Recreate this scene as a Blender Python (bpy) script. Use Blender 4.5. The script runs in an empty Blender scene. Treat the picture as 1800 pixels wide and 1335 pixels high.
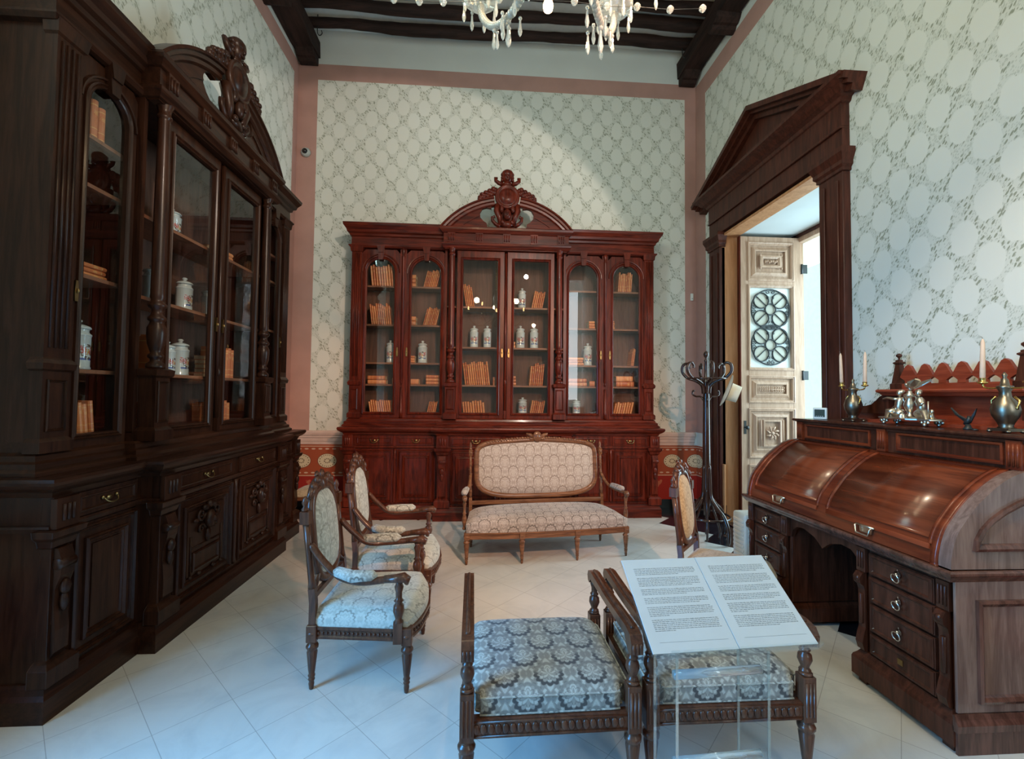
import bpy, math, random
from mathutils import Vector, Matrix, Euler
PI = math.pi
R = math.radians
C = bpy.context.scene.collection
S = bpy.context.scene
random.seed(7)

# ------------------------------------------------------------------ camera, exposure, lights
cam_d = bpy.data.cameras.new('camera'); cam = bpy.data.objects.new('camera', cam_d); C.objects.link(cam)
yaw, pit, rol = R(3.75), R(1.92), R(0.61)
fw = Vector((math.sin(yaw)*math.cos(pit), math.cos(yaw)*math.cos(pit), math.sin(pit)))
rt = Vector((math.cos(yaw), -math.sin(yaw), 0)); up = rt.cross(fw)
r2 = rt*math.cos(rol) + up*math.sin(rol); u2 = -rt*math.sin(rol) + up*math.cos(rol)
m3 = Matrix((r2, u2, -fw)).transposed()
cam.matrix_world = Matrix.Translation((0, 0, 1.55)) @ m3.to_4x4()
cam_d.sensor_fit = 'HORIZONTAL'; cam_d.sensor_width = 36; cam_d.lens = 778.7/1800*36
cam_d.clip_start = 0.05
S.camera = cam
S.view_settings.view_transform = 'Standard'; S.view_settings.look = 'None'
S.view_settings.exposure = -0.28; S.view_settings.gamma = 1; S.view_settings.use_curve_mapping = False

def light(name, kind, loc, target, energy, color, **kw):
    d = bpy.data.lights.new(name, kind); o = bpy.data.objects.new(name, d); C.objects.link(o)
    d.energy = energy; d.color = color
    for k, v in kw.items(): setattr(d, k, v)
    o.location = loc
    if target is not None:
        o.rotation_euler = (Vector(target) - Vector(loc)).to_track_quat('-Z', 'Y').to_euler()
    return o
W = bpy.data.worlds.new('world'); S.world = W; W.use_nodes = True
bgn = W.node_tree.nodes['Background']; bgn.inputs[0].default_value = (0.72, 0.97, 0.90, 1); bgn.inputs[1].default_value = 2.0
# cold daylight through the doorway in the left wall, beside the camera
light('doorway_daylight', 'AREA', (-3.2, 0.55, 1.6), (-0.1, 1.7, 0.0), 122, (0.06, 0.42, 1.0), shape='RECTANGLE', size=1.4, size_y=2.0, spread=R(95))
# added fill through an unseen opening above it, brightening walls and ceiling
light('upper_fill', 'AREA', (-3.3, 0.55, 4.3), (0.6, 6.0, 3.9), 150, (0.68, 0.97, 0.93), shape='RECTANGLE', size=1.4, size_y=1.8)
# daylight through the tall window behind the camera
light('window_daylight', 'AREA', (2.55, -2.3, 3.1), (0.9, 5.5, 3.4), 75, (0.86, 0.94, 1.0), shape='RECTANGLE', size=0.8, size_y=3.4)
# daylight through the doorway in the right wall
light('terrace_daylight', 'AREA', (4.9, 4.5, 1.9), (2.2, 4.4, 1.5), 165, (0.58, 0.84, 1.0), shape='RECTANGLE', size=1.3, size_y=2.8)
# warm spots on the rail by the ceiling: back wall, bookcase and settee, desk
light('ceiling_spot', 'SPOT', (1.05, 0.35, 4.5), (-0.98, 6.05, 2.52), 440, (1.0, 0.82, 0.70), spot_size=R(63), spot_blend=0.10, shadow_soft_size=0.05)
light('rail_spot', 'SPOT', (1.30, -0.10, 3.35), (0.15, 5.6, 0.75), 720, (1.0, 0.50, 0.28), spot_size=R(56), spot_blend=0.55, shadow_soft_size=0.04)
light('desk_spot', 'SPOT', (0.55, 0.80, 4.5), (3.0, 1.95, 1.35), 380, (1.0, 0.82, 0.58), spot_size=R(48), spot_blend=0.95, shadow_soft_size=0.05)

# ------------------------------------------------------------------ shader expressions
class X_:
    def __init__(s, nt, k): s.nt = nt; s.k = k
    def _m(s, op, *a):
        n = s.nt.nodes.new('ShaderNodeMath'); n.operation = op
        for i, v in enumerate((s,) + a):
            if isinstance(v, X_): s.nt.links.new(v.k, n.inputs[i])
            else: n.inputs[i].default_value = v
        return X_(s.nt, n.outputs[0])
    def __add__(s, o): return s._m('ADD', o)
    __radd__ = __add__
    def __sub__(s, o): return s._m('SUBTRACT', o)
    def __rsub__(s, o): return s._m('MULTIPLY', -1.0)._m('ADD', o)
    def __mul__(s, o): return s._m('MULTIPLY', o)
    __rmul__ = __mul__
    def __truediv__(s, o): return s._m('DIVIDE', o)
    def __lt__(s, o): return s._m('LESS_THAN', o)
    def __gt__(s, o): return s._m('GREATER_THAN', o)
    def fn(s, op, *a): return s._m(op.upper(), *a)
    def rnd(s): return s._m('ROUND')
    def abs(s): return s._m('ABSOLUTE')
    def step(s, a, b):
        n = s.nt.nodes.new('ShaderNodeMapRange'); n.interpolation_type = 'SMOOTHSTEP'
        s.nt.links.new(s.k, n.inputs[0]); n.inputs[1].default_value = a; n.inputs[2].default_value = b
        return X_(s.nt, n.outputs[0])
    def sel(s, a, b): return s*a + (1-s)*b
class Mt:
    def __init__(s, name, rough=.5, spec=.5, metal=0, coat=0):
        s.m = bpy.data.materials.new(name); s.m.use_nodes = True; s.nt = s.m.node_tree
        s.b = s.nt.nodes['Principled BSDF']
        s.b.inputs['Roughness'].default_value = rough; s.b.inputs['Specular IOR Level'].default_value = spec
        s.b.inputs['Metallic'].default_value = metal; s.b.inputs['Coat Weight'].default_value = coat
        s.b.inputs['Coat Roughness'].default_value = .12
        s.m.diffuse_color = (.5, .5, .5, 1)
    def n(s, t, **k):
        n = s.nt.nodes.new(t)
        for a, v in k.items(): setattr(n, a, v)
        return n
    def coord(s, which='Object'):
        n = s.n('ShaderNodeTexCoord'); return n.outputs[which]
    def xyz(s, which='Object', vec=None):
        n = s.n('ShaderNodeSeparateXYZ'); s.nt.links.new(vec or s.coord(which), n.inputs[0])
        return [X_(s.nt, o) for o in n.outputs]
    def vec(s, *a):
        n = s.n('ShaderNodeCombineXYZ')
        for i, v in enumerate(a):
            if isinstance(v, X_): s.nt.links.new(v.k, n.inputs[i])
            else: n.inputs[i].default_value = v
        return n.outputs[0]
    def noise(s, scale, vec=None, detail=3, rough=.5, dist=0):
        n = s.n('ShaderNodeTexNoise'); n.inputs['Scale'].default_value = scale; n.inputs['Detail'].default_value = detail
        n.inputs['Roughness'].default_value = rough; n.inputs['Distortion'].default_value = dist
        s.nt.links.new(vec or s.coord(), n.inputs['Vector']); return X_(s.nt, n.outputs['Fac'])
    def voro(s, scale, vec=None, feature='F1'):
        n = s.n('ShaderNodeTexVoronoi'); n.feature = feature; n.inputs['Scale'].default_value = scale
        s.nt.links.new(vec or s.coord(), n.inputs['Vector'])
        c = s.n('ShaderNodeSeparateXYZ'); s.nt.links.new(n.outputs['Color'], c.inputs[0])
        return X_(s.nt, n.outputs['Distance']), X_(s.nt, c.outputs[0]), X_(s.nt, c.outputs[1])
    def mix(s, f, a, b):
        n = s.n('ShaderNodeMix', data_type='RGBA')
        for i, v in ((0, f), (6, a), (7, b)):
            if isinstance(v, X_): s.nt.links.new(v.k, n.inputs[i])
            elif hasattr(v, 'is_linked') or isinstance(v, bpy.types.NodeSocket): s.nt.links.new(v, n.inputs[i])
            elif i == 0: n.inputs[0].default_value = v
            else: n.inputs[i].default_value = (*v, 1)
        return n.outputs[2]
    def col(s, c):
        if isinstance(c, tuple): s.b.inputs['Base Color'].default_value = (*c, 1)
        else: s.nt.links.new(c, s.b.inputs['Base Color'])
    def bump(s, h, st=.3, d=.01):
        n = s.n('ShaderNodeBump'); n.inputs['Strength'].default_value = st; n.inputs['Distance'].default_value = d
        s.nt.links.new(h.k, n.inputs['Height']); s.nt.links.new(n.outputs[0], s.b.inputs['Normal'])

M = {}
def plain(name, c, rough=.5, metal=0, spec=.5, coat=0, var=.12, scale=14):
    t = Mt(name, rough, spec, metal, coat)
    f = t.noise(scale, detail=4)
    t.col(t.mix(f.step(.3, .7), tuple(x*(1-var) for x in c), tuple(x*(1+var) for x in c)))
    M[name] = t.m; return t
def wood(name, ca, cb, rough=.3, coat=.12, axis=2, sc=9, world=False):
    t = Mt(name, rough, .2, 0, coat)
    x, y, z = t.xyz()
    k = [1, 1, 1]; k[axis] = .09
    v = t.vec(x*k[0], y*k[1], z*k[2])
    a = t.noise(sc*2.2, v, 5, .6, 1.2); b = t.noise(sc*11, v, 3, .6)
    f = (a*.75 + b*.25).step(.33, .68)
    t.col(t.mix(f, ca, cb)); t.bump(b, .08, .004)
    M[name] = t.m; return t
wood('dark_wood', (.038, .0055, .003), (.150, .021, .009), .30, .1)
wood('dark_wood_horizontal', (.038, .0055, .003), (.150, .021, .009), .30, .1, 0)
wood('dim_brown_wood', (.014, .0052, .0030), (.042, .0150, .0075), .32, .05)  # browner wood, darkened further: low light on the left bookcase put into it
wood('dim_brown_wood_horizontal', (.014, .0052, .0030), (.042, .0150, .0075), .32, .05, 0)
wood('cabinet_back_wood', (.07, .035, .024), (.13, .062, .042), .6, 0, 2, 7)
wood('shelf_wood', (.15, .058, .030), (.24, .10, .055), .45, 0, 0)
wood('casing_wood', (.042, .012, .007), (.095, .026, .015), .40, .05)
wood('carved_walnut', (.045, .016, .009), (.12, .044, .022), .32, .3, 2, 14)
wood('gilded_walnut', (.10, .038, .016), (.24, .10, .045), .32, .3, 0, 14)
wood('mahogany', (.080, .014, .007), (.20, .040, .014), .24, .10, 1, 4)
wood('mahogany_burl', (.055, .011, .005), (.19, .040, .014), .22, .10, 1, 3.2)
wood('desk_dark_wood', (.028, .009, .005), (.085, .026, .014), .3, .12)
wood('desk_red_wood', (.17, .028, .013), (.30, .055, .024), .3, .3, 1)
wood('desk_end_wood', (.13, .075, .060), (.23, .145, .115), .25, .5)
wood('oak_door', (.42, .255, .165), (.58, .385, .27), .45, .1)
wood('jamb_wood', (.46, .20, .085), (.62, .30, .14), .45, .1, 2, 6)
wood('desk_end_trim', (.05, .020, .013), (.13, .055, .038), .25, .4)
wood('bentwood', (.018, .009, .007), (.05, .022, .014), .16, .6)
wood('beam_wood', (.013, .008, .007), (.045, .022, .017), .75, 0, 1, 6)
wood('joist_wood', (.013, .008, .007), (.045, .022, .017), .75, 0, 0, 6)
plain('white_plaster', (.64, .66, .63), .8, var=.03, scale=2)
plain('ceiling_plaster', (.78, .80, .77), .85, var=.03)
plain('pink_paint', (.44, .25, .21), .8, var=.06, scale=3)
plain('dado_grey', (.62, .47, .42), .55, var=.05)
plain('black_marble', (.008, .009, .012), .12, coat=.4)
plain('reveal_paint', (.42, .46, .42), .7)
plain('silver', (.60, .53, .43), .30, 1)
plain('pewter', (.20, .17, .13), .35, 1)
plain('brass', (.62, .42, .14), .25, 1)
plain('old_brass', (.28, .19, .08), .35, 1)
plain('nickel', (.62, .62, .60), .2, 1)
plain('iron', (.012, .016, .016), .45)
plain('wax', (.72, .50, .36), .45, var=.04)
plain('wick', (.25, .2, .15), .9)
plain('white_plastic', (.70, .72, .68), .35, var=.03)
plain('grey_plastic', (.38, .42, .40), .4, var=.03)
plain('screen_grey', (.05, .07, .06), .2)
plain('paper', (.50, .53, .54), .6, var=.015)
plain('felt_hat', (.74, .66, .50), .85, var=.06)
plain('hat_band', (.04, .015, .012), .7)
plain('print_grey', (.16, .19, .20), .7)
plain('black_plastic', (.01, .01, .012), .25)
plain('keyhole', (.004, .003, .003), .6)

def glassmat(name, tint=(1, 1, 1), gloss=.08, rough=.0):
    m = bpy.data.materials.new(name); m.use_nodes = True; nt = m.node_tree; nt.nodes.clear()
    o = nt.nodes.new('ShaderNodeOutputMaterial'); mx = nt.nodes.new('ShaderNodeMixShader')
    t = nt.nodes.new('ShaderNodeBsdfTransparent'); t.inputs[0].default_value = (*tint, 1)
    g = nt.nodes.new('ShaderNodeBsdfGlossy'); g.inputs['Roughness'].default_value = rough
    l = nt.nodes.new('ShaderNodeFresnel'); l.inputs[0].default_value = 1.5
    a = nt.nodes.new('ShaderNodeMath'); a.operation = 'ADD'; a.inputs[1].default_value = gloss
    gm = nt.nodes.new('ShaderNodeNewGeometry'); inv = nt.nodes.new('ShaderNodeMath'); inv.operation = 'SUBTRACT'; inv.inputs[0].default_value = 1
    pr = nt.nodes.new('ShaderNodeMath'); pr.operation = 'MULTIPLY'
    nt.links.new(l.outputs[0], a.inputs[0]); nt.links.new(gm.outputs['Backfacing'], inv.inputs[1])
    nt.links.new(a.outputs[0], pr.inputs[0]); nt.links.new(inv.outputs[0], pr.inputs[1]); nt.links.new(pr.outputs[0], mx.inputs[0])
    nt.links.new(t.outputs[0], mx.inputs[1]); nt.links.new(g.outputs[0], mx.inputs[2]); nt.links.new(mx.outputs[0], o.inputs[0])
    M[name] = m
glassmat('window_glass', (.93, .96, .95), .03)
glassmat('acrylic', (.96, .99, 1.0), .05)
glassmat('acrylic_edge', (.70, .86, .92), .30, .15)
plain('pale_pane', (.80, .88, .86), .2, var=.04)  # clear glass painted pale: bright outside reflections put into the colour
plain('beige_disc', (.50, .49, .41), .2, var=.05)  # beige of the wall behind the clear glass
t = Mt('crystal', .03, .8); t.col((.9, .92, .88)); t.b.inputs['Transmission Weight'].default_value = .75; t.b.inputs['IOR'].default_value = 1.45; M['crystal'] = t.m
t = Mt('bulb_glow', .5); t.col((1, .7, .4)); t.b.inputs['Emission Color'].default_value = (1, .62, .25, 1); t.b.inputs['Emission Strength'].default_value = 30; M['bulb_glow'] = t.m

# wallpaper of leafy ovals; horizontal axis 0 (x) or 1 (y)
def wallpaper(name, ax):
    t = Mt(name, .75, .2)
    p = t.xyz(); h = p[ax]; z = p[2]
    wob = t.noise(9, detail=2)*.02 - .01
    h = h + wob; z = z + wob
    u = h/.284; v = z/.365
    def d(u, v):
        a = (u - u.rnd())*(.284/.108); b = (v - v.rnd())*(.365/.152)
        return (a*a + b*b).fn('sqrt')
    dA = d(u, v); dB = d(u+.5, v+.5); m = dA.fn('MINIMUM', dB)
    m = m + t.noise(26, detail=1)*.22 - .11
    band = m.step(.70, .78)
    cc = t.vec(h*1.0 + z*.55, z*.55, .0)
    dist, r1, r2_ = t.voro(58, cc)
    leaf = (dist < .42)*(r1 > .50)*band*m.step(1.26, 1.08)
    d2, q1, q2 = t.voro(120, cc)
    fine = (d2 < .42)*(q1 > .35)*band
    base = t.mix(t.noise(1.2, detail=2), (.66, .665, .60), (.71, .71, .65))
    c1 = t.mix(band*.20, base, (.42, .44, .37))
    c1 = t.mix(fine*.55, c1, (.36, .38, .31))
    c2 = t.mix(leaf*.75, c1, (.19, .205, .13))
    t.col(c2); M[name] = t.m
wallpaper('wallpaper_x', 0); wallpaper('wallpaper_y', 1)

# painted dado: terracotta field, ivory ovals and dashes
def dado(name, ax):
    t = Mt(name, .6, .3)
    p = t.xyz(); h = p[ax]; z = p[2]
    a = (h + 2.045)/.335; a = (a - a.rnd())*.335; b = z - .645
    e = ((a*a)/(.122*.122) + (b*b)/(.092*.092)).fn('sqrt')
    ov = 1 - e.step(.95, 1.0)
    th = b.fn('ARCTAN2', a)
    ticks = ((th*18).fn('SINE') > .1)*(e > .74)*(e < .86)
    hub = (e < .36)*(e > .22)*((th*8).fn('SINE') > -.5)
    rim = (e > .95)*(e < 1.03)
    q = (h)/.089; q = (q - q.rnd())*.089
    def dash(zc): return ((q*q)/(.026*.026) + ((z-zc)*(z-zc))/(.010*.010)) < 1
    dashes = (dash(.802) + dash(.488)).fn('MINIMUM', 1)
    line = ((z > .445)*(z < .455)) + ((z > .832)*(z < .842))
    ivory = (.62, .56, .40)
    c = t.mix(z < .44, (.33, .075, .032), (.30, .022, .016))
    c = t.mix(rim, c, (.10, .03, .02))
    c = t.mix(ov, c, ivory)
    c = t.mix(((ticks + hub).fn('MINIMUM', 1))*.85, c, (.10, .06, .035))
    c = t.mix((dashes + line).fn('MINIMUM', 1)*.85, c, (.62, .48, .38))
    c = t.mix((t.noise(3.2, detail=5) > .66)*(z < .44)*.6, c, (.52, .22, .13))
    t.col(c); M[name] = t.m
dado('dado_x', 0); dado('dado_y', 1)

# marble floor laid on the diagonal, black border along the back and the right wall
t = Mt('floor_tiles', .17, .5)
x, y, z = t.xyz()
s_ = (x + y - .679)/.453; q_ = (y - x - 2.712)/.4475
sf = (s_ - s_.rnd()).abs(); qf = (q_ - q_.rnd()).abs()
gr = (sf.fn('MINIMUM', qf)).step(.007, .003)
si = s_.fn('FLOOR') + .5; qi = q_.fn('FLOOR') + .5
sc = si*.453 + .679; qc = qi*.4475 + 2.712
xc = (sc - qc)*.5; yc = (sc + qc)*.5
blk = ((xc > 2.38) + (yc > 5.62)).fn('MINIMUM', 1)
rn = t.n('ShaderNodeTexWhiteNoise'); t.nt.links.new(t.vec(si, qi, 0), rn.inputs[0]); tone = X_(t.nt, rn.outputs[0])
vn = t.noise(2.6, detail=6, rough=.6, dist=1.6)
wc = t.mix(vn.step(.35, .75), (.64, .615, .56), (.54, .52, .48))
wc = t.mix(tone*.35, wc, (.54, .53, .50))
wc = t.mix(gr*.55, wc, (.22, .20, .18))
bc = t.mix(gr*.4, (.009, .010, .014), (.10, .10, .10))
t.col(t.mix(blk, wc, bc)); M['floor_tiles'] = t.m

# damask
def damask(name, ax, ay, ground, dark, light_, p=.165, q=.215, k=1.0, flip=1, w=1.0):
    t = Mt(name, .82, .15)
    t.b.inputs['Sheen Weight'].default_value = .25
    P = t.xyz(); a = P[ax]; b = P[ay]*flip
    if (ax, ay) == (0, 1): b = b + P[2]*flip
    def cell(u, v):
        du = (u - u.rnd())*p; dv = (v - v.rnd())*q
        return du, dv, ((du*du)*1.25 + dv*dv).fn('sqrt')
    A = cell(a/p, b/q); B = cell(a/p + .5, b/q + .5)
    f = A[2] < B[2]
    du = f.sel(A[0], B[0]); dv = f.sel(A[1], B[1]); d = A[2].fn('MINIMUM', B[2])
    th = dv.fn('ARCTAN2', du)
    ts = dv.fn('ARCTAN2', du.abs())
    rr = (th*7).fn('SINE').abs()*.010 + .052
    ring = 1 - ((d - rr).abs()).step(.003*w, .0075*w)
    upper = (dv + .012).step(-.01, .02)
    r2x = (th*5).fn('SINE').abs()*.012 + .026
    ring2 = 1 - ((d - r2x).abs()).step(.002, .005)
    core = ((ts*6 + d*105).fn('SINE') > .15)*(d < .047)
    scr = ((du.abs()*150 + (dv*48).fn('COSINE')*2.6).fn('SINE') > .15)*(d > .066)
    scl = ((du.abs()*150 + (dv*48).fn('COSINE')*2.6).fn('SINE') < -.55)*(d > .066)
    nz = t.noise(150, detail=2)
    darkm = (ring*(upper*.65 + .35) + ring2*.4 + scr*.28 + nz.step(.55, .75)*.25).fn('MINIMUM', 1)
    c = t.mix((core*.6 + scl*.55 + nz*.2).fn('MINIMUM', 1), ground, light_)
    c = t.mix(darkm*k, c, dark)
    t.col(c); t.bump(nz, .15, .002); M[name] = t.m
GR, DK, LT = (.36, .345, .295), (.10, .09, .075), (.54, .52, .45)
damask('damask_xy', 0, 1, GR, DK, LT, k=.8)
damask('damask_yz', 1, 2, GR, DK, LT, k=.45)
damask('damask_seat', 0, 1, (.47, .46, .40), DK, LT, k=.55)
damask('damask_bench', 0, 1, (.27, .25, .215), (.060, .052, .048), (.52, .50, .43), k=.95, flip=-1, w=1.7, p=.178, q=.225)
damask('damask_bench_z', 0, 2, (.40, .385, .33), (.095, .085, .075), LT, k=.8)
damask('damask_sofa', 0, 1, (.37, .29, .235), (.09, .065, .05), (.48, .39, .32), k=.85, p=.175)
damask('damask_sofa_back', 0, 2, (.42, .335, .27), (.18, .125, .095), (.52, .43, .355), k=.8, p=.175)
damask('damask_gold', 1, 2, (.42, .33, .20), (.22, .15, .08), (.55, .44, .28), k=.6, p=.13, q=.16)
damask('damask_gold_seat', 0, 1, (.36, .29, .19), (.22, .15, .08), (.48, .38, .25), k=.5, p=.13, q=.16)

# leather book spines with gilt bands, tone varies per object
t = Mt('leather_spine', .42, .4)
x, y, z = t.xyz()
oi = t.n('ShaderNodeObjectInfo'); rd = X_(t.nt, oi.outputs['Random'])
c = t.mix(rd, (.46, .105, .034), (.72, .27, .10))
for zc in (.12, .30, .72, .90):
    pass
bands = ((z - .12).abs() < .012) + ((z - .30).abs() < .010) + ((z - .88).abs() < .014) + (((z - .70).abs() < .055)*(x.abs() < .32)*(t.noise(30) > .5))
c = t.mix(bands.fn('MINIMUM', 1)*.65, c, (.80, .50, .18))
t.col(t.mix(t.noise(6)*.3, c, (.20, .05, .02))); M['leather_spine'] = t.m
plain('book_paper', (.62, .45, .27), .8)
# porcelain with a painted emblem on the front (local -y side)
t = Mt('painted_porcelain', .12, .5, 0, .3)
x, y, z = t.xyz()
e = ((x*x)/(.030*.030) + ((z-.105)*(z-.105))/(.045*.045)).fn('sqrt')
th = (z - .105).fn('ARCTAN2', x)
wreath = (e > .62)*(e < 1.05)*(y < 0)*(t.noise(90) > .47)*(z < .15)
mid = (e < .42)*(y < 0)*(t.noise(60) > .45)
rib = (z > .056)*(z < .068)*(x.abs() < .042)*(y < 0)*(((x*70).fn('SINE')).abs() > .3)
wings = ((x.abs()-.026).abs() < .018)*((z - .105 - x.abs()*.5).abs() < .022)*(y < 0)*(t.noise(120) > .5)
c = t.mix(rib, (.47, .49, .48), (.05, .08, .26))
c = t.mix(wreath, c, (.10, .08, .06)); c = t.mix(mid, c, (.45, .26, .05)); c = t.mix(wings*.9, c, (.42, .05, .04))
lines = ((z - .012).abs() < .0022) + ((z - .20).abs() < .002)
t.col(t.mix(lines*.6, c, (.30, .32, .36))); M['painted_porcelain'] = t.m

# ------------------------------------------------------------------ mesh builder
class MB:
    def __init__(s): s.v = []; s.f = []; s.sm = []; s.mi = []; s.cur = 0
    def add(s, vs, fs, smooth=False, T=None):
        o = len(s.v)
        s.v += [tuple(T @ Vector(p)) for p in vs] if T is not None else [tuple(p) for p in vs]
        for f in fs: s.f.append([i+o for i in f]); s.sm.append(smooth); s.mi.append(s.cur)
        return s
    def box(s, x0, x1, y0, y1, z0, z1, T=None):
        vs = [(x0,y0,z0),(x1,y0,z0),(x1,y1,z0),(x0,y1,z0),(x0,y0,z1),(x1,y0,z1),(x1,y1,z1),(x0,y1,z1)]
        return s.add(vs, [(0,3,2,1),(4,5,6,7),(0,1,5,4),(1,2,6,5),(2,3,7,6),(3,0,4,7)], False, T)
    def lathe(s, prof, c=(0,0), n=16, T=None, smooth=True, sq=1.0, flute=0, a0=0):
        vs = []; fs = []; k = len(prof)
        for (r, z) in prof:
            for i in range(n):
                a = 2*PI*i/n + a0; rr = r*(1 - flute*(i % 2))
                vs.append((c[0]+rr*math.cos(a), c[1]+rr*math.sin(a)*sq, z))
        for j in range(k-1):
            for i in range(n):
                i2 = (i+1) % n; fs.append((j*n+i, j*n+i2, (j+1)*n+i2, (j+1)*n+i))
        fs.append(tuple(range(n-1, -1, -1))); fs.append(tuple((k-1)*n+i for i in range(n)))
        return s.add(vs, fs, smooth, T)
    def tube(s, pts, r, n=8, T=None, sq=1.0, smooth=True, closed=False):
        P = [Vector(p) for p in pts]; m = len(P)
        rs = r if isinstance(r, (list, tuple)) else [r]*m
        tan = []
        for i in range(m):
            a = P[(i-1) % m] if (closed or i > 0) else P[i]; b = P[(i+1) % m] if (closed or i < m-1) else P[i]
            tan.append((b-a).normalized())
        ref = Vector((0,0,1)) if abs(tan[0].z) < .9 else Vector((1,0,0))
        nrm = (ref - tan[0]*ref.dot(tan[0])).normalized(); vs = []; fs = []
        for i in range(m):
            nrm = (nrm - tan[i]*nrm.dot(tan[i])).normalized(); bi = tan[i].cross(nrm)
            for j in range(n):
                a = 2*PI*j/n + PI/n
                vs.append(P[i] + nrm*rs[i]*math.cos(a)*sq + bi*rs[i]*math.sin(a))
        for i in range(m if closed else m-1):
            for j in range(n):
                j2 = (j+1) % n; k2 = (i+1) % m
                fs.append((i*n+j, i*n+j2, k2*n+j2, k2*n+j))
        if not closed: fs.append(tuple(range(n-1,-1,-1))); fs.append(tuple((m-1)*n+j for j in range(n)))
        return s.add(vs, fs, smooth, T)
    def prism(s, poly, a, b, plane='xz', T=None, smooth=False):
        n = len(poly)
        def m(p, d):
            if plane == 'xz': return (p[0], d, p[1])
            if plane == 'yz': return (d, p[0], p[1])
            return (p[0], p[1], d)
        vs = [m(p, a) for p in poly] + [m(p, b) for p in poly]
        fs = [tuple(range(n)), tuple(range(2*n-1, n-1, -1))]
        s.add(vs, fs, False, T)
        return s.add(vs, [((i+1) % n, i, i+n, (i+1) % n+n) for i in range(n)], smooth, T)
    def ell(s, c, r, n=12, m=8, T=None):
        vs = [(c[0], c[1], c[2]-r[2])]; fs = []
        for j in range(1, m):
            a = -PI/2 + PI*j/m
            for i in range(n):
                b = 2*PI*i/n; vs.append((c[0]+r[0]*math.cos(a)*math.cos(b), c[1]+r[1]*math.cos(a)*math.sin(b), c[2]+r[2]*math.sin(a)))
        vs.append((c[0], c[1], c[2]+r[2])); L = len(vs)-1
        for i in range(n):
            fs.append((0, 1+(i+1) % n, 1+i)); fs.append((L, L-n+i, L-n+(i+1) % n))
            for j in range(m-2): fs.append((1+j*n+i, 1+j*n+(i+1) % n, 1+(j+1)*n+(i+1) % n, 1+(j+1)*n+i))
        return s.add(vs, fs, True, T)
    def sweep(s, path, prof, closed=False, mp=None, T=None, smooth=False):
        n = len(path); k = len(prof); vs = []
        mp = mp or (lambda a, b, h: (a, b, h))
        for i in range(n):
            p = Vector(path[i])
            def nr(a, b):
                d = (Vector(b) - Vector(a)).normalized(); return Vector((d.y, -d.x))
            ns = []
            if closed or i > 0: ns.append(nr(path[(i-1) % n], path[i]))
            if closed or i < n-1: ns.append(nr(path[i], path[(i+1) % n]))
            if len(ns) == 2:
                mn = (ns[0]+ns[1]); mn = mn/max(mn.length_squared, 1e-6)*2
            else: mn = ns[0]
            for (o, h) in prof: q = p + mn*o; vs.append(mp(q.x, q.y, h))
        fs = []
        for i in range(n if closed else n-1):
            for j in range(k-1):
                a = i*k+j; b = ((i+1) % n)*k+j; fs.append((a, b, b+1, a+1))
        if not closed: fs.append(tuple(range(k-1, -1, -1))); fs.append(tuple((n-1)*k+j for j in range(k)))
        return s.add(vs, fs, smooth, T)
    def ring(s, inner, outer, y0, y1, T=None):
        # flat board between two matched outlines in xz, front at y0, back at y1
        n = len(inner); vs = []
        for y in (y0, y1):
            vs += [(p[0], y, p[1]) for p in inner] + [(p[0], y, p[1]) for p in outer]
        fs = []
        for i in range(n):
            j = (i+1) % n
            fs += [(i, j, n+j, n+i), (2*n+j, 2*n+i, 3*n+i, 3*n+j), (j, i, 2*n+i, 2*n+j), (n+i, n+j, 3*n+j, 3*n+i)]
        return s.add(vs, fs, False, T)
    def grid(s, fn, nu, nv, T=None, smooth=True):
        vs = [fn(i/nu, j/nv) for j in range(nv+1) for i in range(nu+1)]
        return s.add(vs, [(j*(nu+1)+i, j*(nu+1)+i+1, (j+1)*(nu+1)+i+1, (j+1)*(nu+1)+i) for j in range(nv) for i in range(nu)], smooth, T)
    def build(s, name, mat, parent=None, bevel=0, loc=(0,0,0), rot=None, seg=1):
        me = bpy.data.meshes.new(name); me.from_pydata(s.v, [], s.f)
        for p, a, b in zip(me.polygons, s.sm, s.mi): p.use_smooth = a; p.material_index = b
        for x in (mat if isinstance(mat, (list, tuple)) else [mat]): me.materials.append(M[x])
        me.update()
        o = bpy.data.objects.new(name, me); C.objects.link(o); o.location = loc
        if rot: o.rotation_euler = rot
        if parent is not None: o.parent = parent
        if bevel:
            b = o.modifiers.new('bevel', 'BEVEL'); b.width = bevel; b.segments = seg; b.limit_method = 'ANGLE'; b.angle_limit = R(40)
        return o
def tag(o, label, cat, group=None, kind=None):
    if label: o['label'] = label
    if cat: o['category'] = cat
    if group: o['group'] = group
    if kind: o['kind'] = kind
    return o
def thing(name, label, cat, loc=(0,0,0), rz=0, group=None):
    o = bpy.data.objects.new(name, None); C.objects.link(o); o.empty_display_size = .1
    o.location = loc; o.rotation_euler = (0, 0, rz)
    return tag(o, label, cat, group)
def copy_tree(o, parent=None):
    c = o.copy(); C.objects.link(c)
    if parent is not None: c.parent = parent; c.matrix_parent_inverse = o.matrix_parent_inverse.copy()
    for ch in list(o.children): copy_tree(ch, c)
    return c
def struct(name, mb, mat, parent=None, **k):
    o = mb.build(name, mat, parent, **k)
    if parent is None: o['kind'] = 'structure'
    return o
def rect(x0, x1, z0, z1): return [(x0, z0), (x1, z0), (x1, z1), (x0, z1)]
def fmap(y): return lambda a, b, h: (a, y-h, b)      # panel mouldings on a front at y, raised towards -y
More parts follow.
